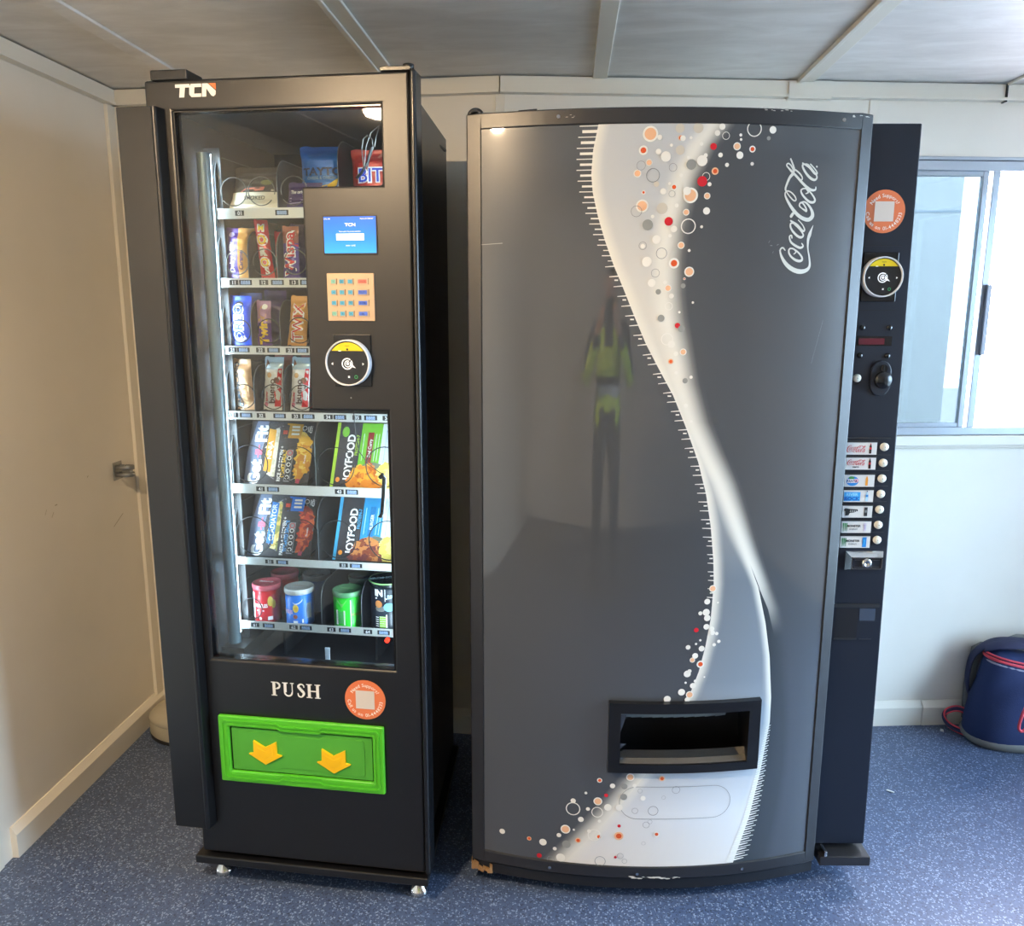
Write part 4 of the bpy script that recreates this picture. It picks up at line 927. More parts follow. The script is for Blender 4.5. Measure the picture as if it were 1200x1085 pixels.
# ------------------------------------------------------------------ drinks machine with a bowed front
BUB= [(0.395,1.848,0.0162,"P"),(0.415,1.841,0.0054,"W"),(0.381,1.815,0.0097,"O"),(0.413,1.812,0.0059,"W"),(0.429,1.802,0.0108,"W"),(0.459,1.84,0.0054,"O"),(0.464,1.839,0.0059,"W"),(0.481,1.84,0.0032,"W"),(0.44,1.825,0.0032,"W"),(0.459,1.815,0.0097,"T"),(0.496,1.86,0.0108,"T"),(0.457,1.859,0.0097,"T"),(0.445,1.78,0.0086,"g"),(0.403,1.764,0.0146,"g"),(0.377,1.784,0.0097,"g"),(0.394,1.79,0.007,"P"),(0.37,1.768,0.0081,"P"),(0.411,1.746,0.0059,"T"),(0.426,1.731,0.0065,"W"),(0.439,1.747,0.0032,"W"),(0.449,1.74,0.007,"O"),(0.445,1.726,0.007,"g"),(0.384,1.729,0.0043,"O"),(0.382,1.701,0.0135,"P"),(0.37,1.69,0.0119,"g"),(0.425,1.696,0.0119,"T"),(0.456,1.702,0.0043,"W"),(0.405,1.679,0.0038,"W"),(0.395,1.662,0.0113,"G"),(0.415,1.631,0.0092,"W"),(0.386,1.618,0.0086,"g"),(0.386,1.617,0.0049,"W"),(0.396,1.584,0.0108,"W"),(0.427,1.602,0.0119,"g"),(0.415,1.56,0.0092,"g"),(0.408,1.539,0.0086,"W"),(0.423,1.52,0.0059,"G"),(0.431,1.463,0.0076,"G"),(0.547,1.863,0.0065,"W"),(0.537,1.85,0.0059,"W"),(0.556,1.845,0.0081,"w"),(0.588,1.847,0.0032,"W"),(0.589,1.838,0.0027,"W"),(0.617,1.86,0.0162,"w"),(0.658,1.859,0.0076,"W"),(0.65,1.842,0.0043,"G"),(0.53,1.823,0.007,"R"),(0.581,1.824,0.0081,"P"),(0.615,1.819,0.007,"O"),(0.588,1.806,0.0076,"W"),(0.546,1.806,0.0049,"W"),(0.507,1.794,0.0113,"W"),(0.514,1.805,0.0043,"W"),(0.561,1.786,0.0043,"W"),(0.616,1.789,0.0038,"W"),(0.536,1.773,0.0076,"O"),(0.517,1.762,0.0086,"w"),(0.509,1.752,0.0108,"R"),(0.525,1.746,0.0043,"W"),(0.484,1.786,0.0108,"G"),(0.485,1.723,0.0162,"P"),(0.477,1.732,0.0086,"W"),(0.521,1.722,0.007,"P"),(0.477,1.688,0.007,"P"),(0.521,1.691,0.0076,"W"),(0.483,1.659,0.0162,"w"),(0.512,1.658,0.0032,"W"),(0.44,1.669,0.0092,"R"),(0.452,1.653,0.007,"W"),(0.444,1.639,0.0038,"W"),(0.469,1.619,0.0076,"P"),(0.487,1.608,0.0032,"W"),(0.455,1.581,0.0113,"O"),(0.489,1.563,0.0108,"P"),(0.479,1.548,0.0027,"O"),(0.477,1.533,0.0054,"G"),(0.444,1.528,0.0076,"P"),(0.437,1.54,0.0043,"W"),(0.452,1.511,0.0054,"W"),(0.447,1.489,0.0086,"w"),(0.5,1.497,0.0027,"W"),(0.471,1.476,0.0027,"W"),(0.468,1.447,0.0059,"R"),(0.477,1.44,0.0076,"G"),(0.446,1.417,0.0135,"w"),(0.456,1.406,0.0081,"W"),(0.504,1.828,0.0038,"W"),(0.477,1.8,0.0032,"W"),(0.463,1.764,0.0038,"W"),(0.456,1.368,0.006,"O"),(0.467,1.385,0.0052,"W"),(0.483,1.389,0.0075,"P"),(0.503,1.333,0.0037,"W"),(0.469,1.343,0.0037,"W"),(0.494,1.269,0.0045,"W"),(0.508,1.233,0.003,"W"),(0.49,1.325,0.006,"G"),(0.577,0.835,0.0086,"P"),(0.565,0.803,0.0072,"W"),(0.591,0.8,0.0022,"W"),(0.564,0.776,0.0086,"W"),(0.55,0.774,0.005,"W"),(0.567,0.762,0.0079,"W"),(0.566,0.74,0.0072,"W"),(0.579,0.734,0.0065,"W"),(0.542,0.732,0.0058,"R"),(0.582,0.724,0.0058,"W"),(0.592,0.722,0.0043,"W"),(0.598,0.702,0.0043,"W"),(0.587,0.694,0.0043,"W"),(0.553,0.706,0.0029,"W"),(0.543,0.697,0.0029,"W"),(0.524,0.689,0.0058,"W"),(0.557,0.685,0.0072,"W"),(0.542,0.667,0.0072,"W"),(0.536,0.656,0.0065,"P"),(0.556,0.645,0.0093,"O"),(0.525,0.621,0.0086,"W"),(0.53,0.628,0.005,"W"),(0.567,0.612,0.0022,"W"),(0.522,0.598,0.0029,"W"),(0.545,0.602,0.0036,"W"),(0.54,0.59,0.0072,"W"),(0.513,0.574,0.0086,"W"),(0.533,0.567,0.0093,"P"),(0.479,0.556,0.0086,"W"),(0.528,0.554,0.0065,"W"),(0.396,0.348,0.0101,"P"),(0.321,0.336,0.0065,"O"),(0.353,0.323,0.0065,"W"),(0.382,0.322,0.0079,"G"),(0.407,0.325,0.005,"W"),(0.288,0.299,0.0036,"W"),(0.338,0.296,0.005,"R"),(0.381,0.294,0.0086,"G"),(0.318,0.278,0.0108,"P"),(0.343,0.263,0.0093,"W"),(0.371,0.264,0.0086,"W"),(0.257,0.275,0.0065,"W"),(0.257,0.253,0.018,"w"),(0.294,0.255,0.005,"W"),(0.317,0.248,0.0144,"w"),(0.277,0.225,0.0072,"W"),(0.323,0.224,0.0043,"W"),(0.239,0.194,0.0122,"P"),(0.26,0.194,0.0029,"W"),(0.298,0.194,0.005,"W"),(0.223,0.175,0.0058,"W"),(0.311,0.184,0.0165,"w"),(0.271,0.166,0.0072,"O"),(0.323,0.18,0.0079,"O"),(0.372,0.185,0.0115,"O"),(0.372,0.213,0.0043,"R"),(0.183,0.15,0.0093,"W"),(0.242,0.152,0.0108,"G"),(0.213,0.135,0.005,"W"),(0.174,0.11,0.0065,"R"),(0.228,0.112,0.0115,"W"),(0.203,0.104,0.0093,"g"),(0.148,0.155,0.0058,"O"),(0.079,0.162,0.0072,"W"),(0.474,0.345,0.0072,"O"),(0.466,0.192,0.0072,"O"),(0.421,0.311,0.0058,"g"),(0.51,0.314,0.0101,"g"),(0.48,0.293,0.005,"g"),(0.41,0.256,0.0079,"g"),(0.455,0.257,0.0129,"g"),(0.439,0.218,0.0086,"g"),(0.448,0.227,0.0058,"g"),(0.434,0.166,0.005,"g"),(0.377,0.129,0.0079,"g"),(0.365,0.125,0.0036,"R"),(0.388,0.115,0.0065,"g"),(0.327,0.112,0.0137,"g"),(0.429,0.291,0.0065,"W")]
LE = [(1.872, 0.286), (1.868, 0.285), (1.817, 0.275), (1.768, 0.272), (1.729, 0.276), (1.68, 0.288), (1.63, 0.304), (1.58, 0.323), (1.524, 0.348), (1.468, 0.372), (1.406, 0.4), (1.359, 0.426), (1.291, 0.465), (1.216, 0.498), (1.14, 0.528), (1.064, 0.55), (0.985, 0.565), (0.905, 0.575), (0.846, 0.579), (0.76, 0.576), (0.688, 0.566), (0.625, 0.553), (0.568, 0.534), (0.531, 0.518), (0.452, 0.49), (0.352, 0.432), (0.3, 0.396), (0.227, 0.343), (0.113, 0.252), (0.078, 0.224)]
RE = [(1.874, 0.526), (1.867, 0.524), (1.824, 0.491), (1.767, 0.463), (1.709, 0.445), (1.654, 0.434), (1.59, 0.43), (1.514, 0.433), (1.463, 0.441), (1.407, 0.455), (1.319, 0.475), (1.231, 0.504), (1.156, 0.542), (1.086, 0.58), (1.007, 0.615), (0.919, 0.652), (0.833, 0.689), (0.741, 0.713), (0.654, 0.729), (0.546, 0.74), (0.48, 0.741), (0.346, 0.724), (0.225, 0.702), (0.106, 0.668), (0.078, 0.661)]
DE = [(0.905, 0.654), (0.89, 0.663), (0.776, 0.717), (0.669, 0.748), (0.543, 0.77), (0.441, 0.78), (0.338, 0.78), (0.216, 0.765), (0.091, 0.743)]
LOGO= [[[0.7027,1.6105,0.0023],[0.6973,1.6156,0.0034],[0.6922,1.6131,0.0034],[0.6918,1.6056,0.0037],[0.698,1.5922,0.0063],[0.7093,1.5788,0.0086],[0.7248,1.5689,0.0098],[0.7416,1.565,0.0098],[0.7565,1.5685,0.008],[0.7633,1.5781,0.0052],[0.7611,1.5957,0.0037],[0.7563,1.6146,0.0032],[0.7555,1.6334,0.0057],[0.7582,1.6442,0.0075],[0.7611,1.6537,0.0046],[0.7651,1.6645,0.0009]],[[0.715,1.6147,0.0034],[0.7115,1.6112,0.0037],[0.7129,1.6031,0.004],[0.7206,1.5946,0.0046],[0.7324,1.5885,0.0057],[0.742,1.5887,0.0057],[0.7439,1.5949,0.0043],[0.7357,1.6048,0.0037],[0.7232,1.6132,0.0034],[0.7156,1.6147,0.0034]],[[0.7232,1.6132,0.0029],[0.7286,1.6074,0.0029],[0.7239,1.6028,0.0023]],[[0.717,1.6368,0.0029],[0.7152,1.6423,0.0032],[0.711,1.6393,0.0034],[0.7147,1.6287,0.0043],[0.7256,1.6208,0.0052],[0.7378,1.6162,0.0052],[0.7445,1.6198,0.0037],[0.741,1.6256,0.0023]],[[0.7193,1.6675,0.0029],[0.7125,1.6681,0.0034],[0.7118,1.6607,0.004],[0.7175,1.6515,0.0046],[0.7291,1.6415,0.0052],[0.7383,1.6385,0.0052],[0.7433,1.6434,0.0034],[0.735,1.6545,0.0034],[0.7209,1.6656,0.0029]],[[0.7115,1.6732,0.0034],[0.7268,1.665,0.0046],[0.7402,1.6524,0.0052],[0.7454,1.6547,0.0034],[0.7402,1.6647,0.0023],[0.7291,1.6751,0.0023]],[[0.7117,1.6824,0.0063],[0.7154,1.6884,0.0063]],[[0.7361,1.6997,0.0029],[0.7423,1.6964,0.004],[0.747,1.6941,0.004],[0.7449,1.7012,0.0034],[0.7368,1.7108,0.0034],[0.7309,1.7107,0.0034],[0.7298,1.7048,0.0034],[0.7361,1.6997,0.0023]],[[0.7308,1.7114,0.0029],[0.741,1.7136,0.0034],[0.752,1.7059,0.0046],[0.7598,1.695,0.0063],[0.7618,1.6844,0.0086],[0.7543,1.6768,0.0086],[0.7422,1.6778,0.008],[0.7283,1.6849,0.0075],[0.7142,1.6978,0.0069],[0.7013,1.7147,0.0052],[0.6946,1.7276,0.0034],[0.6979,1.735,0.0029],[0.7073,1.7332,0.0029],[0.7172,1.725,0.0029],[0.7207,1.7172,0.0029],[0.7158,1.7155,0.0029],[0.7056,1.724,0.0026],[0.698,1.7329,0.0026],[0.6947,1.7394,0.004],[0.6974,1.7499,0.0046],[0.7029,1.7631,0.0057],[0.7098,1.7711,0.0069]],[[0.736,1.7413,0.0032],[0.731,1.7378,0.0034],[0.7333,1.7307,0.004],[0.7419,1.7215,0.0046],[0.7529,1.7139,0.0052],[0.7625,1.7136,0.0052],[0.7651,1.7195,0.004],[0.7561,1.7314,0.0034],[0.7434,1.7408,0.0029],[0.736,1.7413,0.0029]],[[0.7435,1.74,0.0023],[0.7484,1.7338,0.0029],[0.7427,1.731,0.0023]],[[0.7025,1.8014,0.0034],[0.7082,1.7905,0.0037],[0.7118,1.7802,0.0046],[0.7087,1.7749,0.0057],[0.6995,1.7824,0.0034],[0.6942,1.788,0.0029],[0.6968,1.7922,0.0029],[0.7033,1.789,0.0029],[0.7098,1.7802,0.0034]],[[0.7071,1.7762,0.0046],[0.7212,1.7636,0.0052],[0.7384,1.7485,0.0057],[0.754,1.7392,0.0057],[0.7644,1.7396,0.004],[0.7654,1.7454,0.0023]],[[0.7126,1.7808,0.0034],[0.7249,1.7728,0.0034],[0.732,1.764,0.0029],[0.7294,1.7587,0.0029],[0.7189,1.7669,0.0029]],[[0.7352,1.7919,0.0032],[0.7309,1.7899,0.0037],[0.7329,1.783,0.0046],[0.742,1.7713,0.0052],[0.7537,1.7621,0.0057],[0.7628,1.7605,0.0046],[0.7661,1.7677,0.0034],[0.7552,1.7804,0.0034],[0.7435,1.7912,0.0029],[0.7352,1.7919,0.0026]],[[0.7306,1.7938,0.0029],[0.7475,1.7853,0.0046],[0.7608,1.7736,0.0052],[0.7662,1.7743,0.0034],[0.7611,1.7819,0.0026],[0.7493,1.7924,0.0026]],[[0.7642,1.7883,0.0034],[0.7648,1.7873,0.0034]]]
CL = (-0.232, 1.905, 0.0); CA = radians(3.5)
DW, BOW = 0.893, 0.075
RR = ((DW / 2) ** 2 + BOW ** 2) / (2 * BOW)
def bowv(u): u = max(0., min(DW, u)); return -(sqrt(RR * RR - (u - DW / 2) ** 2) - (RR - BOW))
D = thing('drinks_vending_machine', 'wide grey drinks vending machine with bowed front and white swirl of bubbles', 'vending machine', CL, CA)
M_cab = mat('drinks_cabinet_paint', (26, 28, 33), 0.4, bump=(500, 0.1)); M_dfr = mat('drinks_door_frame', (32, 32, 35), 0.38, spec=0.8)
M_colm = mat('selector_column_paint', (21, 27, 40), 0.38, bump=(700, 0.05))
def frameblk(mb, u0, u1, z0, z1, f, b, m, n=1):
    for i in range(n):
        a, c = u0 + (u1 - u0) * i / n, u0 + (u1 - u0) * (i + 1) / n
        q = [(a, bowv(a) + f), (c, bowv(c) + f), (c, bowv(c) + b), (a, bowv(a) + b)]
        mb.add([(x, y, z0) for x, y in q] + [(x, y, z1) for x, y in q], ([(0, 3, 2, 1), (4, 5, 6, 7), (0, 1, 5, 4), (2, 3, 7, 6)] + ([(3, 0, 4, 7)] if i == 0 else []) + ([(1, 2, 6, 5)] if i == n - 1 else [])), m)
    return mb
MB().box(0.004, 0.90, 0.045, 0.70, 0.06, 1.885, M_cab).build('cabinet', parent=D, bevel=0.004)
# door frame
mb = MB()
frameblk(mb, 0, 0.031, 0.068, 1.902, -0.004, 0.045, M_dfr); frameblk(mb, 0.866, DW, 0.068, 1.902, -0.004, 0.045, M_dfr)
frameblk(mb, 0.031, 0.866, 1.869, 1.902, -0.004, 0.045, M_dfr, 30); frameblk(mb, 0.031, 0.866, 0.068, 0.100, -0.004, 0.045, M_dfr, 30)
DFR = mb
mb = MB()
for u, z in ((0.2, 1.886), (0.82, 1.886), (0.2, 0.083), (0.42, 0.083), (0.69, 0.083)): mb.cyl((u, bowv(u) - 0.003, z), (u, bowv(u) - 0.0065, z), 0.004, M_chrome, n=12)
mb.build('frame_rivets', parent=D)
DFR.build('door_frame', parent=D, bevel=0.0025)
pw = mat('bare_white_chip', (210, 206, 196), 0.6)
R2 = random.Random(11)
for u0, u1, z, n, s in ((.40, .53, .0705, 20, .009), (.62, .70, 1.899, 16, .005), (.20, .25, 1.885, 5, .003), (.84, .885, 1.895, 8, .004)):
    mb = MB()
    for i in range(n):
        u = R2.uniform(u0, u1); zz = z + R2.uniform(-.002, .004); r = s * R2.uniform(.3, 1)
        mb.flat([(u + r * cos(a) * R2.uniform(.6, 1.6), zz + r * .35 * sin(a) * R2.uniform(.5, 1)) for a in [k * pi / 3 for k in range(6)]], lambda a, b: (a, bowv(a) - .0047, b), pw)
    mb.build('paint_chip', parent=D)
MB().tube([(0.02 + 0.013 * cos(t), 0.01, 1.902 + 0.011 * sin(t)) for t in [i * pi / 10 for i in range(11)]], 0.006, M_dfr, n=8).build('hinge_pin', parent=D)
MB().cyl((0.115, bowv(.115) + .01, 1.902), (0.155, bowv(.15) + .012, 1.904), 0.004, M_dfr, n=10).build('top_clip', parent=D)

# printed front panel: the swirl is printed into the panel itself
gB = rgb(72, 76, 81); gD = rgb(54, 60, 63); wE = rgb(236, 234, 224)
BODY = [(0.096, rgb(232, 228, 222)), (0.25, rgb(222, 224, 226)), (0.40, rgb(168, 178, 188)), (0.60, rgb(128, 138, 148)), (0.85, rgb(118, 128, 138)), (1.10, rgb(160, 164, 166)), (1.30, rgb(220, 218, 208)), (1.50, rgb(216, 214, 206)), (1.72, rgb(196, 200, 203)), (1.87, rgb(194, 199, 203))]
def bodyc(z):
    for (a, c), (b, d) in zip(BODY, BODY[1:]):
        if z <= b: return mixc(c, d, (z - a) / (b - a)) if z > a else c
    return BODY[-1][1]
LEa, REa, DEa = sorted(LE), sorted(RE), sorted(DE)
PZ0, PZ1, PU0, PU1 = 0.099, 1.870, 0.029, 0.868
HX0, HX1, HZ0, HZ1 = 0.362, 0.688, 0.388, 0.532                   # opening behind the delivery port
zrow = [PZ0 + (PZ1 - PZ0) * i / 330 for i in range(331)]
NA, NBd, NG, ND = 16, 26, 12, 26
verts = []; cols = []
for z in zrow:
    L, Rg = interp(LEa, z), interp(REa, z); Dk = max(interp(DEa, z), Rg + 0.002)
    if z > 0.905: Dk = Rg + 0.002
    low = smooth01((0.48 - z) / 0.12)                              # below the port the left edge fades softly
    fade = 0.012 + 0.05 * low
    row = [PU0 + (L - fade - PU0) * i / (NA - 4) for i in range(NA - 3)] + [L - fade + fade * (i + 1) / 4 for i in range(4)]
    crow = []
    for u in row:
        d = (L - u) / max(fade, 1e-5)
        crow.append(mixc(gB, wE, low * smooth01(1 - d)))
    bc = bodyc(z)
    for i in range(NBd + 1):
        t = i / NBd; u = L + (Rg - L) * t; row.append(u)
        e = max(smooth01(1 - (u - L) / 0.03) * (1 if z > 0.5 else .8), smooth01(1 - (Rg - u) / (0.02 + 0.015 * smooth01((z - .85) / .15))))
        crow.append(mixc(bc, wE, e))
    crisp = smooth01((0.895 - z) / 0.05)                           # low down the right edge is hard with a dark ribbon behind it
    for i in range(NG):
        t = (i + 1) / NG; row.append(Rg + (Dk - Rg) * t)
        crow.append(mixc(wE, mixc(gD, mixc(gD, gB, .3), t), crisp))
    glow = smooth01((z - 0.70) / 0.19)                             # soft halo outside the edge
    for i in range(ND):
        t = ((i + 1) / ND) ** 1.8; u = Dk + (PU1 - Dk) * t; row.append(u)
        base = mixc(gB, mixc(gD, gB, smooth01(.35 + t * 2.2)), crisp * (1 - glow))
        crow.append(mixc(base, wE, glow * smooth01(1 - (u - Dk) / (0.035 + 0.015 * smooth01((z - .9) / .25)))))
    verts.append(row); cols.append(crow)
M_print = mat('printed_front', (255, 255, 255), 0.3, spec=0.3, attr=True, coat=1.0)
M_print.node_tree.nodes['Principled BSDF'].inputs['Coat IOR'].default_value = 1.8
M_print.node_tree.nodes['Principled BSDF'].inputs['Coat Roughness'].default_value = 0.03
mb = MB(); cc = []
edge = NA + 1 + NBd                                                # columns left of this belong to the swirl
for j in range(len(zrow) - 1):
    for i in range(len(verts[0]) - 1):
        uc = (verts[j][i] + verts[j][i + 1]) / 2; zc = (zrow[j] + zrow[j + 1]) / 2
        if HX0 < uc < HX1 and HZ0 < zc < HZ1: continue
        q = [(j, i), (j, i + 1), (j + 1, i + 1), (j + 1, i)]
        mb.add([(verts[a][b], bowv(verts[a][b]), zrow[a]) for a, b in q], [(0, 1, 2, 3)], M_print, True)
        cq = [cols[a][b] for a, b in q]
        if i == NA:                                                # crisp left edge: this cell keeps the outer colour
            lowf = smooth01((0.48 - zc) / 0.12); cq = [mixc(gB, wE, lowf)] * 4 if lowf > .02 else [gB] * 4
        if i == NA + 1 + NBd and crisp >= 0 and zc < 0.83: cq = [cq[1], cq[1], cq[2], cq[2]]
        cc += cq
def BF(off): return lambda a, b: (a, bowv(a) - off, b)
# comb of fine ticks along the swirl's edges
M_tick = mat('swirl_tick', (236, 234, 226), 0.2)
f = BF(0.0007)
for i in range(26):
    z = 1.866 - i * 0.0112
    if i % 2: u1 = interp(LEa, z) + 0.004; ln, th = 0.036 * (1 - i / 40), 0.0062 * (1 - i / 34)
    else: u1 = interp(LEa, z) + 0.004; ln, th = 0.043 * (1 - i / 50), 0.0020
    mb.flat([(u1 - ln, z - th / 2), (u1, z - th / 2), (u1, z + th / 2), (u1 - ln, z + th / 2)], f, M_tick)
z = 1.575; k = 0
while z > 0.80:
    u = interp(LEa, z); s = (interp(LEa, z - .01) - interp(LEa, z + .01)) / .02; l = hypot(1, s)
    ln = 0.021 if z > .95 else 0.014
    dx, dz = -1 / l, -s / l * .5 + .12
    mb.flat([(u + .003, z - .0013), (u + .003, z + .0013), (u + dx * ln, z + .0008 - dz * ln * -1), (u + dx * ln, z - .0008 - dz * ln * -1)], f, M_tick)
    if k % 2: mb.rect(u - .008, u, z - .0105, z - .0075, f, M_tick)
    z -= 0.0212; k += 1
for i in range(54):
    z = 0.470 - i * 0.0068; t = i / 53
    u = interp(REa, z); ln = 0.004 + 0.030 * t; th = 0.0015 + 0.002 * t * (i % 2)
    mb.flat([(u - .008 - .012 * t, z - .004 - th), (u + ln * (.72 if i % 2 else 1), z + .002 - .0008), (u + ln * (.72 if i % 2 else 1), z + .002 + .0008), (u - .008 - .012 * t, z - .004 + th)], f, M_tick)
# bubbles
bw_ = mat('bubble_white', (238, 236, 228), 0.2); bp_ = mat('bubble_peach', (238, 186, 146), 0.2); bo_ = mat('bubble_orange', (222, 92, 48), 0.2); br_ = mat('bubble_red', (206, 40, 52), 0.2); bg_ = mat('bubble_grey', (150, 152, 148), 0.2); bt_ = mat('bubble_tan', (206, 200, 186), 0.2); brg = mat('bubble_ring_grey', (140, 144, 146), 0.2)
for n, (u, z, r, t) in enumerate(BUB):
    if HX0 - .02 < u < HX1 + .02 and HZ0 - .02 < z < HZ1 + .02: continue
    o = .0010 + .00025 * (n % 5); f = BF(o); f2 = BF(o + .00015)
    if t == 'W': mb.disc(u, z, r, f, bw_, 18)
    elif t == 'P': mb.disc(u, z, r, f, bw_, 22); mb.disc(u, z, r * .76, f2, bp_, 20)
    elif t == 'O': mb.disc(u, z, r, f, bp_ if n % 2 else bw_, 20); mb.disc(u, z, r * .62, f2, bo_, 16)
    elif t == 'R': mb.disc(u, z, r, f, br_, 18)
    elif t == 'G': mb.disc(u, z, r, f, bg_, 18)
    elif t == 'T': mb.disc(u, z, r, f, bt_, 20)
    elif t == 'w': mb.annulus(u, z, r * .86, r, f, bw_, 26)
    elif t == 'g': mb.annulus(u, z, r * .9, r, f, brg, 26)
# rounded outline printed under the port
pl = [(.425 + .0, .0), ]
cx0, cx1, cz, rr = 0.415, 0.605, 0.2775, 0.044
for s in (1, -1):
    for i in range(16):
        a, b = cx0 + (cx1 - cx0) * i / 16, cx0 + (cx1 - cx0) * (i + 1) / 16
        mb.rect(a, b, cz + s * rr - .0006, cz + s * rr + .0006, BF(.0008), brg)
mb.annulus(cx1, cz, rr - .0006, rr + .0006, BF(.0008), brg, 20, -pi / 2, pi / 2); mb.annulus(cx0, cz, rr - .0006, rr + .0006, BF(.0008), brg, 20, pi / 2, pi * 1.5)
cc += [(1, 1, 1, 1)] * (sum(len(f_) for f_ in mb.f) - len(cc))
P = mb.build('front_panel', parent=D, colors=cc); P['label'] = 'glossy grey front with printed white swirl'
bm = bmesh.new(); bm.from_mesh(P.data); bmesh.ops.remove_doubles(bm, verts=bm.verts, dist=1e-5); bm.to_mesh(P.data); bm.free()
mb = MB()
for st in LOGO: mb.stroke([tuple(p) for p in st], BF(.0010), mat('logo_script', (214, 214, 206), 0.3))
mb.build('script_logo', parent=D)
mb = MB()                                                          # scratches and an old sticker mark
for u, z, l, a in ((.05, 1.625, .06, .05), (.795, 1.41, .10, 1.35), (.67, 1.62, .005, 0), (.665, 1.628, .006, 1), (.685, 1.622, .005, .6), (.69, 1.61, .004, 0), (.675, 1.606, .004, 1), (.70, 1.617, .004, 2)):
    dx, dz = l * cos(a) / 2, l * sin(a) / 2; n_ = .0007
    mb.flat([(u - dx, z - dz - n_), (u + dx, z + dz - n_), (u + dx, z + dz + n_), (u - dx, z - dz + n_)], BF(.0006), brg)
mb.build('scratches', parent=D)

# delivery port: bowed frame round a dark throat with a sloped lip
M_port = mat('port_plastic', (20, 20, 22), 0.3, spec=0.5); M_lip = mat('port_lip', (78, 72, 64), 0.22, spec=0.6)
px0, px1, pz0, pz1 = 0.3385, 0.711, 0.366, 0.550
mb = MB()
frameblk(mb, px0, px1, 0.524, pz1, -0.016, 0.02, M_port, 16); frameblk(mb, px0, px1, pz0, 0.388, -0.014, 0.02, M_port, 16)
frameblk(mb, px0, 0.367, 0.388, 0.524, -0.016, 0.02, M_port); frameblk(mb, 0.682, px1, 0.388, 0.524, -0.016, 0.02, M_port)
port = mb.build('delivery_port', parent=D, bevel=0.005, seg=3)
mb = MB()
yb = 0.045
mb.box(0.345, 0.705, yb - .004, yb - .001, 0.37, 0.55, INK)
for i in range(14):                                                # throat roof and floor follow the bow
    a, b = 0.362 + (0.688 - 0.362) * i / 14, 0.362 + (0.688 - 0.362) * (i + 1) / 14
    mb.add([(a, bowv(a), .532), (b, bowv(b), .532), (b, yb, .52), (a, yb, .52)], [(0, 1, 2, 3)], INK)
    mb.add([(a, bowv(a) - .008, .387), (b, bowv(b) - .008, .387), (b, bowv(b) + .003, .398), (a, bowv(a) + .003, .398)], [(0, 1, 2, 3)], M_lip)
    mb.add([(a, bowv(a) + .003, .398), (b, bowv(b) + .003, .398), (b, bowv(b) + .016, .412), (a, bowv(a) + .016, .412)], [(0, 1, 2, 3)], mat('port_chute', (24, 22, 20), 0.12, spec=0.7))
mb.add([(0.362, bowv(.362), .388), (0.362, yb, .40), (0.362, yb, .53), (0.362, bowv(.362), .532)], [(0, 1, 2, 3)], M_port)
mb.add([(0.688, bowv(.688), .388), (0.688, yb, .40), (0.688, yb, .53), (0.688, bowv(.688), .532)], [(0, 1, 2, 3)], M_port)
mb.build('port_throat', parent=port)
mb = MB()
for i in range(10):
    a, b = 0.372 + (0.635 - 0.372) * i / 10, 0.372 + (0.635 - 0.372) * (i + 1) / 10
    mb.add([(a, bowv(a) + .035, .488), (b, bowv(b) + .035, .490), (b, bowv(b) + .030, .512), (a, bowv(a) + .030, .510)], [(0, 1, 2, 3)], mat('port_flap', (110, 118, 118), 0.35))
mb.build('port_flap', parent=port)

# selector column at the right
CY = 0.02
mb = MB().hexa([(0.897, CY, 0.10), (1.030, CY, 0.10), (1.030, 0.70, 0.10), (0.897, 0.70, 0.10)], [(0.897, CY, 1.889), (1.012, CY, 1.889), (1.012, 0.70, 1.889), (0.897, 0.70, 1.889)], M_colm)
mb.build('selector_column', parent=D, bevel=0.0025)
def CF(off): return lambda a, b: (a, CY - off, b)
support_sticker(D, CF, 0.943, 1.7005, 0.0475)
card_reader(D, CY, 0.9455, 1.5555, 0.0455, 0.905, 0.985, 1.500, 1.611)
mb = MB().box(0.900, 0.99, CY - .0012, CY, 1.4795, 1.4815, INK).box(0.900, 0.99, CY - .0012, CY, 1.625, 1.627, INK); mb.build('panel_joints', parent=D)
for u, z in ((.9155, 1.441), (.978, 1.441), (.9145, 1.3766), (.979, 1.376)):
    MB().lathe([(.0065, 0), (.0065, .002), (.005, .0045), (.001, .005)], (u, CY, z), M_blk2, axis='y', n=16).build('dome_screw', parent=D)
mb = MB().box(0.906, 0.986, CY - .0015, CY, 1.399, 1.4215, M_blk2); dsp = mb.build('price_display', parent=D)
MB().box(0.909, 0.969, CY - .0022, CY - .001, 1.402, 1.4165, mat('red_display', (92, 36, 46), 0.25)).build('display_window', parent=dsp)
# coin slot
mb = MB(); pr = [(.94, 1.30), (.94, 1.348)]
ov = [(0.9665 + 0.024 * cos(t), (1.338 if sin(t) > 0 else 1.309) + 0.027 * sin(t)) for t in [i * 2 * pi / 36 for i in range(36)]]
mb.prism(ov, lambda a, b, d: (a, d, b), CY - .006, CY, M_colm); cs = mb.build('coin_slot', parent=D, bevel=.002)
mb = MB().lathe([(.020, 0), (.020, .008), (.017, .012), (.001, .012)], (0.9705, CY - .004, 1.320), M_blk2, axis='y', n=28)
mb.cyl((0.9705, CY - .002, 1.347), (0.9705, CY - .010, 1.347), 0.0085, M_blk2, n=18).box(0.9690, 0.9720, CY - .0108, CY - .009, 1.340, 1.354, INK); mb.build('coin_entry', parent=cs)
M_btn = mat('ivory_button', (226, 222, 206), 0.35)
MB().lathe([(.0095, 0), (.0095, .003), (.007, .006), (.001, .0065)], (0.9123, CY, 1.324), M_btn, axis='y', n=24).build('return_button', parent=D)
mb = MB().rect(.907, .918, 1.309, 1.311, CF(.0008), M_blk2); mb.disc(.9155, 1.311, .002, CF(.0012), INK, 10); mb.build('return_mark', parent=D)
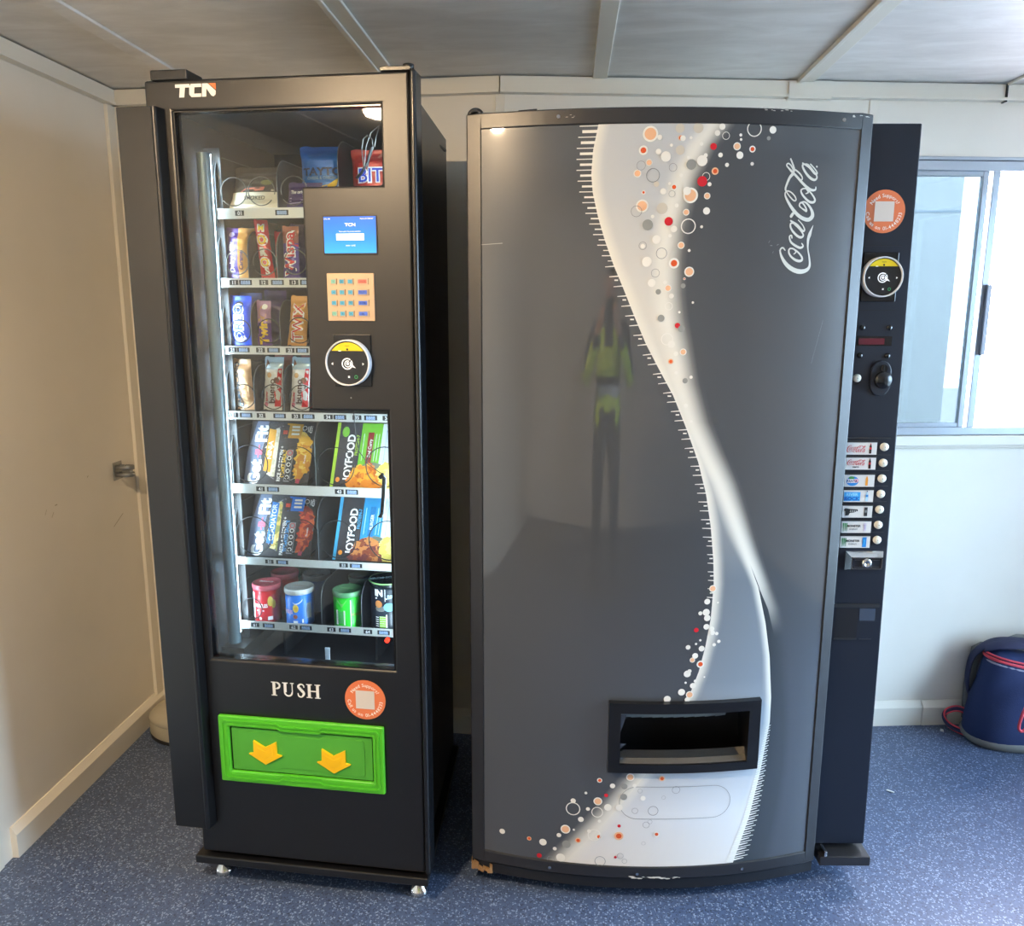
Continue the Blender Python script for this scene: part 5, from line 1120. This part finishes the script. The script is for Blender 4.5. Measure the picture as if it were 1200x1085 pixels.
mb = MB().box(0.898, 1.004, CY - .003, CY, 1.180, 1.1825, M_dfr); mb.build('selector_strip', parent=D)
# seven selections: sign and button
zc = [1.1565, 1.1200, 1.0780, 1.0403, 1.0015, 0.9630, 0.9255]; zb = [1.1602, 1.1214, 1.0831, 1.0452, 1.0065, .9681, .9302]
LW = mat('sign_white', (214, 214, 212), 0.3); sR = mat('sign_red', (200, 50, 62), 0.4); sG = mat('sign_green', (60, 140, 80), 0.4); sBl = mat('sign_blue', (36, 130, 206), 0.4); sBk = mat('sign_black', (40, 42, 44), 0.4); sO = mat('sign_orange', (226, 150, 50), 0.4); sGy = mat('sign_grey', (120, 124, 126), 0.4)
lu0 = min(p[0] for s in LOGO for p in s); lu1 = max(p[0] for s in LOGO for p in s); lz0 = min(p[1] for s in LOGO for p in s); lz1 = max(p[1] for s in LOGO for p in s)
def mini_logo(mb, x0, x1, z0, z1, fn, m):
    for s in LOGO:
        mb.stroke([(x0 + (p[1] - lz0) / (lz1 - lz0) * (x1 - x0), z1 - (p[0] - lu0) / (lu1 - lu0) * (z1 - z0), p[2] * (x1 - x0) / (lz1 - lz0) * 1.1) for p in s], fn, m)
def bottle(mb, x, z, s, fn, body, label, cap):
    mb.flat([(x - .0028 * s, z - .012 * s), (x + .0028 * s, z - .012 * s), (x + .003 * s, z - .002 * s), (x + .0024 * s, z + .001 * s), (x + .0028 * s, z + .005 * s), (x + .001 * s, z + .010 * s), (x - .001 * s, z + .010 * s), (x - .0028 * s, z + .005 * s), (x - .0024 * s, z + .001 * s), (x - .003 * s, z - .002 * s)], fn(.0052), body)
    mb.rect(x - .0028 * s, x + .0028 * s, z - .002 * s, z + .003 * s, fn(.0056), label); mb.rect(x - .0012 * s, x + .0012 * s, z + .010 * s, z + .0125 * s, fn(.0056), cap)
for k in range(7):
    z = zc[k]; x0, x1 = .9005 + .0004 * k, .9720 + .0005 * k
    mb = MB().box(x0, x1, CY - .0045, CY, z - .0148, z + .0148, LW).box(x0, x1 + .001, CY - .006, CY - .001, z + .0148, z + .0185, M_dfr)
    f = CF(.0052)
    if k == 0: mini_logo(mb, x0 + .001, x0 + .045, z - .009, z + .008, f, sR); bottle(mb, x0 + .056, z, 1.0, CF, mat('cola', (50, 26, 24), .3), sR, sR)
    elif k == 1:
        mini_logo(mb, x0 + .004, x0 + .046, z - .004, z + .010, f, sR); mb.text('zero', f, x0 + .024, z - .0075, .005, sBk, bold=.03, xs=1.2); bottle(mb, x0 + .057, z, 1.0, CF, mat('cola', (50, 26, 24), .3), sR, sBk)
    elif k == 2:
        mb.disc(x0 + .019, z - .001, .0145, f, sBl, 26, ry=.0118); mb.disc(x0 + .016, z + .007, .007, CF(.0054), sG, 18, ry=.004); mb.rect(x0 + .006, x0 + .030, z - .005, z + .004, CF(.0055), cW); mb.text('FANTA', CF(.0058), x0 + .018, z - .0005, .0065, mat('sign_navy', (40, 60, 110), .4), bold=.03, xs=.85); mb.disc(x0 + .028, z, .005, CF(.0056), mat('sign_pink', (226, 170, 180), .4), 14); bottle(mb, x0 + .053, z, 1.0, CF, sO, sO, mat('sign_amber', (226, 190, 150), .4))
    elif k == 3:
        mb.rect(x0 + .001, x0 + .040, z - .012, z + .010, f, mat('sign_sky', (60, 160, 226), .4)); mb.text('RIVER', CF(.0056), x0 + .0205, z + .004, .0072, mat('sign_pale_blue', (140, 206, 240), .4), bold=.04, xs=1.1); mb.text('ROCK', CF(.0056), x0 + .0205, z - .006, .0085, mat('sign_deep_blue', (16, 90, 180), .4), bold=.04, xs=1.1); bottle(mb, x0 + .056, z, 1.05, CF, mat('sign_water', (170, 206, 230), .3), sBl, mat('sign_navy', (40, 60, 110), .4))
    elif k == 4:
        mb.flat([(x0 + .003, z + .004), (x0 + .006, z + .009), (x0 + .018, z + .007), (x0 + .036, z + .006), (x0 + .037, z + .002), (x0 + .028, z - .002), (x0 + .018, z - .003), (x0 + .015, z - .009), (x0 + .007, z - .010), (x0 + .007, z + .001)], f, sBk)
        for i in range(5): mb.rect(x0 + .018 + .0035 * i, x0 + .019 + .0035 * i, z - .001, z + .004, CF(.0056), LW)
        mb.rect(x0 + .052, x0 + .060, z - .011, z + .011, f, sBk); mb.rect(x0 + .0535, x0 + .0585, z - .002, z + .004, CF(.0056), sGy)
    else:
        for i in range(3): mb.flat([(x0 + .003 + .004 * i, z + .010), (x0 + .006 + .004 * i, z + .010), (x0 + .0055 + .004 * i, z - .010), (x0 + .0045 + .004 * i, z - .012 + .003 * (i % 2))], f, sG)
        mb.text('MONSTER', f, x0 + .030, z + .003, .0055, sBk, bold=.03, xs=.95); mb.text('ENERGY', f, x0 + .030, z - .005, .0036, sGy, bold=.03, xs=1.1)
        if k == 5: mb.rect(x0 + .053, x0 + .060, z - .010, z + .010, f, mat('sign_silver', (196, 190, 206), .4)); mb.rect(x0 + .055, x0 + .058, z - .006, z + .006, CF(.0056), mat('sign_lilac', (170, 160, 190), .4))
        else: mb.rect(x0 + .053, x0 + .063, z - .013, z + .012, f, sBl); mb.rect(x0 + .0555, x0 + .0600, z - .006, z + .006, CF(.0056), mat('sign_sky', (60, 160, 226), .4))
    o = mb.build('selection_sign', parent=D); o['label'] = ('red cola selection sign', 'red and black zero cola selection sign', 'blue oval orangeade selection sign', 'sky blue water selection sign', 'black logo selection sign', 'white and silver energy drink selection sign', 'white and blue energy drink selection sign')[k]
    MB().lathe([(.0098, 0), (.0098, .004), (.0085, .0062), (.001, .0068)], (0.9905 + .0004 * k, CY, zb[k]), M_btn, axis='y', n=26).build('selection_button', parent=D)
    if k: MB().box(.975, 1.008, CY - .0012, CY, zb[k] + .0185, zb[k] + .0195, M_dfr).build('selector_line', parent=D)
# lock
mb = MB()
lx0, lx1, lz0_, lz1_ = .920, 1.012, .853, .901
mb.add([(lx0, CY, lz0_), (lx1, CY, lz0_), (lx1, CY, lz1_), (lx0, CY, lz1_), (lx0 + .010, CY - .014, lz0_ + .006), (lx1 - .006, CY - .014, lz0_ + .006), (lx1 - .006, CY - .014, lz1_ - .012), (lx0 + .010, CY - .014, lz1_ - .012)], [(0, 1, 5, 4), (1, 2, 6, 5), (2, 3, 7, 6), (3, 0, 4, 7)], M_chrome)
for a, b, c, d in ((lx0 + .010, lx1 - .006, lz0_ + .006, lz0_ + .0085), (lx0 + .010, lx1 - .006, lz1_ - .0145, lz1_ - .012), (lx0 + .010, lx0 + .013, lz0_ + .006, lz1_ - .012), (lx1 - .009, lx1 - .006, lz0_ + .006, lz1_ - .012)): mb.box(a, b, CY - .0145, CY - .010, c, d, M_chrome)
mb.rect(lx0 + .010, lx1 - .006, lz0_ + .006, lz1_ - .012, CF(.012), M_colm)
for a, b, c, d in ((lx0 + .017, lx1 - .013, lz0_ + .0105, lz0_ + .012), (lx0 + .017, lx1 - .013, lz1_ - .019, lz1_ - .0175)): mb.box(a, b, CY - .0135, CY - .0115, c, d, M_chrome)
lk = mb.build('lock', parent=D)
MB().lathe([(.012, 0), (.012, .006), (.009, .008), (.006, .008), (.005, .005), (.001, .005)], (.967, CY - .011, .8745), M_chrome, axis='y', n=28).build('lock_barrel', parent=lk)
# coin return
mb = MB().box(.899, 1.014, CY - .002, CY, .672, .7575, M_colm).box(.899, 1.013, CY - .004, CY, .757, .766, M_dfr); cr = mb.build('coin_return', parent=D)
mb = MB().rect(.9065, .9625, .676, .7535, CF(.0028), INK); mb.rect(.9655, 1.004, .722, .7535, CF(.0028), mat('return_window', (66, 76, 92), 0.2)); mb.box(.9065, .9625, CY - .0045, CY - .002, .672, .676, M_dfr).box(.97, 1.0, CY - .003, CY - .002, .672, .674, M_dfr)
mb.build('return_cup', parent=cr)
# plinth
mb = MB()
frameblk(mb, .0, .89, .034, .062, .004, .06, M_cab, 24); mb.box(.02, .90, .06, .68, .03, .06, M_cab)
mb.build('plinth', parent=D)
MB().box(.905, 1.036, -.012, .62, .058, .084, M_dfr).box(.915, .922, -.014, .02, .084, .10, M_chrome).build('plinth_plate', parent=D, bevel=.002)
for u, v in ((.10, .12), (.82, .12), (.10, .62), (.82, .62)):
    MB().cyl((u, v, 0.0), (u, v, .035), .028, M_cab, n=20).build('foot', parent=D)
mb = MB(); tan = mat('splintered_board', (150, 116, 78), 0.8)
R3 = random.Random(5)
for i in range(9):
    u = -.002 + .006 * i; z0 = .036 + R3.uniform(0, .006); z1 = z0 + R3.uniform(.006, .022)
    mb.hexa([(u, bowv(u) - .004 - R3.uniform(0, .004), z0), (u + .008, bowv(u) - .002 - R3.uniform(0, .004), z0 - .003), (u + .008, bowv(u) + .02, z0), (u, bowv(u) + .02, z0)], [(u, bowv(u) - .002, z1), (u + .007, bowv(u) - .003, z1 - .004), (u + .007, bowv(u) + .02, z1), (u, bowv(u) + .02, z1)], tan)
mb.build('splintered_corner', parent=D)
# ------------------------------------------------------------------ small things in the room
# sprung catch on the left wall
M_zinc = mat('zinc_catch', (150, 152, 150), 0.35, 0.8)
H = thing('door_catch', 'small zinc door catch screwed to the left wall', 'door catch', (XL, 2.59, 0.945))
mb = MB().box(0, 0.003, -0.026, 0.026, -0.030, 0.030, M_zinc); mb.build('back_plate', parent=H, bevel=0.001)
mb = MB()
for z in (-0.012, 0.012):
    mb.tube([(0.003, -0.014, z), (0.02, -0.016, z), (0.045, -0.014, z), (0.055, -0.006, z), (0.058, 0.004, z), (0.052, 0.012, z), (0.035, 0.015, z), (0.018, 0.013, z), (0.003, 0.012, z)], 0.002, M_zinc, n=6, flat=(0.007, 0.0012, Vector((0, 0, 1))))
mb.build('sprung_jaws', parent=H)
MB().box(0.022, 0.050, -0.010, 0.010, -0.016, 0.016, M_zinc).cyl((0.028, 0, -0.02), (0.028, 0, 0.02), 0.004, M_chrome, n=12).build('roller', parent=H, bevel=0.002)
# wall scuffs
M_scuff = mat('scuff_mark', (176, 166, 142), 0.6)
mb = MB()
for y, z, l, a in ((2.57, .78, .07, .5), (2.2, .90, .02, 1.1), (2.23, .885, .02, 1.0), (2.25, .91, .012, .3), (2.42, .96, .01, .8)):
    dy, dz = l * cos(a) / 2, l * sin(a) / 2
    mb.add([(XL + .0006, y - dy, z - dz), (XL + .0006, y + dy, z + dz - .003), (XL + .0006, y + dy, z + dz), (XL + .0006, y - dy, z - dz + .003)], [(0, 1, 2, 3)], M_scuff)
mb.build('scuff_marks', parent=bpy.data.objects['wall_left'])

# loft helper for soft bags: rings of (x, y, z) points
def loft(mb, rings, m, cap=True):
    n = len(rings[0]); vs = [p for r in rings for p in r]
    fs = [(i * n + k, i * n + (k + 1) % n, (i + 1) * n + (k + 1) % n, (i + 1) * n + k) for i in range(len(rings) - 1) for k in range(n)]
    mb.add(vs, fs, m, True)
    if cap: mb.add(rings[0], [tuple(range(n))[::-1]], m, True); mb.add(rings[-1], [tuple(range(n))], m, True)
    return mb
def srect(cx, cy, hx, hy, z, p=3.2, n=40, sx=0, wob=0.0, zf=None):
    out = []
    for i in range(n):
        t = 2 * pi * i / n; c, s = cos(t), sin(t)
        k = (abs(c) ** p + abs(s) ** p) ** (-1 / p)
        x, y = cx + hx * c * k, cy + hy * s * k
        out.append((x + wob * sin(5 * t + z * 30), y + wob * cos(4 * t + z * 22), z + (zf(x, y) if zf else 0)))
    return out
# navy rucksack on the floor under the window, leaning on the wall
M_nav = mat('navy_canvas', (38, 52, 92), 0.75, spec=0.25, bump=(300, 0.3)); M_gry = mat('grey_piping', (112, 114, 112), 0.7); M_pnk = mat('coral_trim', (214, 70, 86), 0.6); M_nvd = mat('dark_navy_webbing', (34, 42, 78), 0.7); M_lin = mat('grey_lining', (120, 124, 124), 0.7)
B = thing('rucksack', 'navy rucksack with coral trim standing on the floor under the window', 'rucksack', (1.41, 2.628, 0.0), radians(5))
dip = lambda k: (lambda x, y: -max(0, x - .05) * k)
prof = [(0.0, .225, .092, .26, .115, 0), (.008, .244, .108, .26, .115, 0), (.03, .252, .113, .26, .116, 0), (.08, .246, .108, .263, .120, 0), (.14, .238, .098, .268, .128, 0), (.20, .228, .086, .274, .138, .05), (.26, .218, .074, .28, .146, .12), (.31, .208, .062, .285, .152, .2), (.33, .19, .045, .287, .156, .22), (.337, .14, .02, .287, .158, .22)]
mb = loft(MB(), [srect(cx, cy, hx, hy, z, p=2.7, wob=0.003, n=48, zf=dip(k)) for z, hx, hy, cx, cy, k in prof], M_nav)
mb.build('body', parent=B)
mb = loft(MB(), [srect(.28, .212, .232, .018, .03, p=4), srect(.28, .214, .236, .02, .16, p=4), srect(.285, .214, .226, .02, .30, p=4, zf=dip(.15)), srect(.288, .214, .20, .012, .325, p=4, zf=dip(.2))], M_gry); mb.build('back_panel', parent=B)
mb = MB()                                                          # grey wrap along the bottom seam
loft(mb, [srect(.26, .115, .247, .108, .003, p=2.7, n=48), srect(.26, .1155, .2555, .1155, .012, p=2.7, n=48), srect(.26, .1165, .2565, .117, .028, p=2.7, n=48), srect(.26, .1165, .251, .112, .033, p=2.7, n=48)], M_gry, cap=False)
mb.build('base_binding', parent=B)
r1 = srect(.2845, .151, .211, .066, .300, p=2.7, n=60, zf=dip(.19))
mb = MB().tube(r1, .0055, M_pnk, n=8, closed=True)
mb.tube([(x, y - .003, z - .013) for x, y, z in r1], .004, mat('zip_tape', (150, 150, 170), .6), n=8, closed=True).tube([(x, y - .001, z + .013) for x, y, z in r1], .0035, M_pnk, n=8, closed=True)
mb.build('zip', parent=B)
mb = MB().tube([(.075, .165, .318), (.10, .14, .338), (.16, .125, .345), (.24, .125, .335), (.32, .135, .32), (.38, .15, .295)], .01, M_nvd, n=10, flat=(.022, .005, Vector((0, 1, 0)))); mb.tube([(.13, .175, .330), (.20, .18, .352), (.30, .18, .345), (.38, .18, .31)], .01, M_lin, n=10, flat=(.02, .006, Vector((0, 1, 0))))
mb.build('top_handle', parent=B)
def curve(pts, n=6):
    out = []
    for i in range(len(pts) - 1):
        p0, p1, p2, p3 = pts[max(i - 1, 0)], pts[i], pts[i + 1], pts[min(i + 2, len(pts) - 1)]
        for k in range(n):
            t = k / n; out.append(tuple(0.5 * (2 * p1[c] + (p2[c] - p0[c]) * t + (2 * p0[c] - 5 * p1[c] + 4 * p2[c] - p3[c]) * t * t + (3 * p1[c] - p0[c] - 3 * p2[c] + p3[c]) * t ** 3) for c in range(3)))
    return out + [pts[-1]]
mb = MB().tube(curve([(.075, .20, .09), (.052, .205, .15), (.044, .20, .21), (.050, .195, .27), (.075, .185, .312), (.12, .17, .342), (.20, .15, .350)]), .01, M_nvd, n=10, flat=(.024, .006, Vector((.3, .9, 0))))
mb.build('shoulder_strap', parent=B)
MB().tube(curve([(.085, .19, .17), (.075, .192, .21), (.080, .19, .25), (.10, .185, .29)]), .008, M_lin, n=10, flat=(.016, .004, Vector((.3, .9, 0)))).build('strap_padding', parent=B)
loop = curve([(.06, .14, .05), (.05, .155, .068), (.015, .185, .078), (-.02, .195, .062), (-.03, .185, .040), (-.015, .165, .020), (.02, .135, .012), (.05, .11, .014)])
mb = MB().tube(loop, .008, M_nvd, n=10, flat=(.009, .0022, Vector((0, .3, 1))))
for q in (1, -1): mb.tube([(x, y + .002 * q, z + .0085 * q) for x, y, z in loop], .0030, M_pnk, n=8)
for v in range(len(mb.v)):
    if mb.v[v][2] < .002: mb.v[v] = (mb.v[v][0], mb.v[v][1], .002)
mb.build('webbing_loop', parent=B)
mb = MB().tube(curve([(.165, .022, .215), (.135, .008, .175), (.118, .000, .135), (.112, -.004, .105), (.122, -.006, .094), (.136, -.006, .108), (.142, -.004, .145), (.160, .006, .18), (.178, .016, .205)]), .005, M_pnk, n=8)
mb.build('zip_pull', parent=B)
MB().tube([(.26, .034, .24), (.21, .028, .225), (.165, .024, .217)], .006, M_pnk, n=8).build('pocket_zip', parent=B)
# beige shoe-like bag behind the snack machine
M_bei = mat('beige_canvas', (172, 165, 146), 0.75, bump=(250, 0.3)); M_drk = mat('dark_binding', (44, 42, 40), 0.6)
G = thing('canvas_bag', 'beige canvas bag with dark base edge on the floor behind the snack machine', 'bag', (-1.452, 2.51, 0.0), radians(-10))
def sec(z, e): return srect(.17, .10, .19 * e, .105 * e, z, p=2.3, wob=.003)
mb = loft(MB(), [sec(.008, .96), sec(.02, 1.0), sec(.05, 1.0), sec(.066, .97)], M_bei); mb.build('body', parent=G)
loft(MB(), [sec(.0, .94), sec(.001, .985), sec(.008, .995), sec(.013, .99)], M_drk).build('base_edge', parent=G)
mb = loft(MB(), [sec(.062, 1.0), sec(.070, 1.02), sec(.078, 1.0), sec(.096, .92), sec(.108, .7), sec(.112, .35)], M_bei); mb.build('flap', parent=G)
# scrap of paper and crumbs
P_ = MB().hexa([(1.012, 2.40, 0.0005), (1.030, 2.388, 0.0005), (1.036, 2.393, 0.0005), (1.018, 2.404, 0.0005)], [(1.012, 2.40, .002), (1.030, 2.388, .004), (1.036, 2.393, .002), (1.018, 2.404, .003)], mat('paper', (224, 224, 220), .7))
tag(P_.build('paper_scrap'), 'tiny white paper scrap on the blue floor right of the drinks machine', 'scrap')
P_ = MB().hexa([(1.345, 2.79, .0005), (1.355, 2.785, .0005), (1.357, 2.795, .0005), (1.348, 2.80, .0005)], [(1.347, 2.79, .008), (1.354, 2.787, .007), (1.355, 2.794, .006), (1.349, 2.798, .007)], mat('paper', (224, 224, 220), .7))
tag(P_.build('crumb'), 'white crumb on the floor beside the coral webbing loop', 'scrap')

# ------------------------------------------------------------------ the photographer, who shows only as a reflection in the bowed door
def person():
    o = thing('person', 'person in navy and yellow hi-vis jacket holding up a phone, mirrored in the bowed door', 'person', (0.05, -0.40, 0.0))
    J = {}; V = []; E = []; R = []
    def j(n, p, r, par=None):
        J[n] = len(V); V.append(p); R.append(r)
        if par is not None: E.append((J[par], J[n]))
    j('pelvis', (0, 0, .92), (.155, .105)); j('waist', (0, .0, 1.06), (.150, .100), 'pelvis'); j('chest', (0, -.005, 1.24), (.175, .115), 'waist'); j('collar', (0, -.01, 1.385), (.120, .085), 'chest')
    j('neck', (0, .01, 1.455), (.055, .058), 'collar'); j('jaw', (0, .035, 1.535), (.062, .078), 'neck'); j('brow', (0, .03, 1.61), (.074, .092), 'jaw'); j('crown', (0, .02, 1.68), (.055, .070), 'brow')
    for s in (-1, 1):
        n = 'l' if s < 0 else 'r'
        j(n + 'sh', (s * .185, -.005, 1.355), (.066, .066), 'collar'); j(n + 'el', (s * .27, .12, 1.12), (.052, .052), n + 'sh'); j(n + 'fa', (s * .17, .25, 1.28), (.044, .044), n + 'el'); j(n + 'wr', (s * .085, .345, 1.415), (.028, .033), n + 'fa')
        j(n + 'pa', (s * .070, .372, 1.455), (.018, .036), n + 'wr')
        for q, (dx, dz, l) in enumerate(((.0, .038, .030), (.002, .024, .034), (.002, .008, .032), (.0, -.008, .026))):
            a = n + 'f%d' % q
            j(a + 'a', (s * (.062 - dx), .372 - .006 * q * 0, 1.462 + dz), (.009, .009), n + 'pa'); j(a + 'b', (s * (.062 - l), .360, 1.470 + dz), (.0085, .0085), a + 'a'); j(a + 'c', (s * (.055 - l), .3565, 1.472 + dz), (.0075, .0075), a + 'b')
        j(n + 'ta', (s * .052, .392, 1.462), (.010, .010), n + 'pa'); j(n + 'tb', (s * .034, .394, 1.482), (.009, .009), n + 'ta')
        j(n + 'hip', (s * .095, 0, .86), (.095, .095), 'pelvis'); j(n + 'kn', (s * .11, .015, .48), (.062, .062), n + 'hip'); j(n + 'an', (s * .115, -.02, .09), (.045, .045), n + 'kn'); j(n + 'to', (s * .125, .13, .04), (.042, .036), n + 'an')
    me = bpy.data.meshes.new('b'); me.from_pydata(V, E, []); b = bpy.data.objects.new('b', me); COL.objects.link(b)
    b.modifiers.new('skin', 'SKIN'); b.modifiers.new('sub', 'SUBSURF').levels = 2
    for k, sv in enumerate(me.skin_vertices[0].data): sv.radius = R[k]; sv.use_root = k == 0; sv.use_loose = False
    dg = bpy.context.evaluated_depsgraph_get(); m2 = bpy.data.meshes.new_from_object(b.evaluated_get(dg)); bpy.data.objects.remove(b)
    mm = [mat('skin_tone', (196, 150, 126), .5), mat('jacket_navy', (32, 38, 62), .7), mat('hi_vis_yellow', (196, 226, 50), .6, emit=0.0), mat('reflective_tape', (190, 192, 196), .35), mat('work_trousers', (34, 36, 44), .8), mat('work_boots', (40, 34, 30), .6), mat('dark_hair', (44, 34, 28), .6)]
    m2.materials.clear()
    for m in mm: m2.materials.append(m)
    for p in m2.polygons:
        x, y, z = p.center; ax = abs(x); p.use_smooth = True
        if z < .12: k = 5
        elif z < .90: k = 4
        elif z > 1.46 and ax < .1 and y < .2: k = 6 if (z > 1.635 or (y < .0 and z > 1.54)) else 0
        elif y > .30 and z > 1.36: k = 0
        elif y > .06 and ax > .1: k = 2 if (z < 1.16 or .20 < y < .30) else 1   # sleeves: yellow bands
        else: k = 2 if (.98 < z < 1.06 or 1.14 < z < 1.30 or (.07 < ax < .13 and z > 1.28)) else (3 if 1.06 <= z <= 1.10 else 1)
        p.material_index = k
    for v in m2.vertices:
        if v.co.z < 0: v.co.z = 0
    m2.name = 'body'; b2 = bpy.data.objects.new('body', m2); COL.objects.link(b2); b2.parent = o
    sk = mm[0]
    mb = MB(); mb.lathe([(.001, 0), (.010, .006), (.013, .016), (.004, .024)], (0, .122, 1.56), sk, n=12)
    for s in (-1, 1):
        mb.lathe([(.001, -.006), (.009, 0), (.001, .006)], (s * .030, .112, 1.595), mat('eye', (230, 228, 224), .3), n=12); mb.lathe([(.001, -.02), (.010, 0), (.001, .026)], (s * .078, .02, 1.575), sk, n=10)
    mb.tube([(-.022, .108, 1.530), (0, .116, 1.528), (.022, .108, 1.530)], .004, mat('lips', (160, 96, 90), .5), n=6)
    mb.build('face', parent=o)
person()
ph = thing('phone', 'black phone held up by the mirrored person', 'phone', (0.05, -0.40, 0.0))
MB().box(-.074, .074, .366, .374, 1.452, 1.522, INK).build('case', parent=ph, bevel=.003)
MB().box(-.072, .072, .3648, .366, 1.454, 1.520, mat('phone_screen', (60, 66, 74), .15)).build('screen', parent=ph)

# ------------------------------------------------------------------ lamps
M_lamp = mat('warm_lamp_diffuser', (255, 232, 200), 0.4, emit=LAMP, ecol=(255, 221, 176))
def ceiling_lamp(x, y, label):
    L = thing('ceiling_light', label, 'ceiling light', (x, y, CEIL))
    MB().lathe([(.08, 0), (.08, -.010), (.072, -.013), (.066, -.012)], (0, 0, 0), M_trim, n=40).build('rim', parent=L)
    MB().lathe([(.001, -.036), (.03, -.034), (.052, -.026), (.060, -.014), (.061, -.002)], (0, 0, 0), M_lamp, n=40).build('diffuser', parent=L)
ceiling_lamp(-.86, .68, 'round warm ceiling lamp near the left wall')

w = bpy.data.worlds.new('world'); SC.world = w; w.use_nodes = True
bg = w.node_tree.nodes['Background']; bg.inputs['Color'].default_value = (0.82, 0.815, 1.0, 1); bg.inputs['Strength'].default_value = SKY
def portal(name, loc, rot, sx, sy):
    l = bpy.data.lights.new(name, 'AREA'); l.shape = 'RECTANGLE'; l.size = sx; l.size_y = sy
    l.cycles.is_portal = True
    o = bpy.data.objects.new(name, l); COL.objects.link(o); o.location = loc; o.rotation_euler = rot
portal('window_portal_back', ((WX0 + WX1) / 2, wall_y((WX0 + WX1) / 2) + .08, (WZ0 + WZ1) / 2), (radians(-90), 0, radians(7.1)), WX1 - WX0, WZ1 - WZ0)
portal('window_portal_right', (XR + .08, (RY0 + RY1) / 2, (RZ0 + RZ1) / 2), (0, radians(90), 0), RZ1 - RZ0, RY1 - RY0)

# ------------------------------------------------------------------ camera
cam = bpy.data.cameras.new('camera'); co = bpy.data.objects.new('camera', cam); COL.objects.link(co)
cam.sensor_fit = 'HORIZONTAL'; cam.sensor_width = 36; cam.lens = 960 / 1200 * 36
pit, yaw, rol = 0.190, -0.068, 0.002
fw = Vector((sin(yaw) * cos(pit), cos(yaw) * cos(pit), -sin(pit))); r0 = Vector((cos(yaw), -sin(yaw), 0)); u0 = r0.cross(fw)
r_ = r0 * cos(rol) + u0 * sin(rol); u_ = u0 * cos(rol) - r0 * sin(rol)
M = Matrix((r_, u_, -fw)).transposed().to_4x4(); M.translation = Vector((0, 0, 1.49)); co.matrix_world = M
cam.clip_start = 0.02
SC.camera = co
vs = SC.view_settings
vs.view_transform = 'Standard'; vs.look = 'None'; vs.gamma = 1.0; vs.use_curve_mapping = False; vs.exposure = EXPO
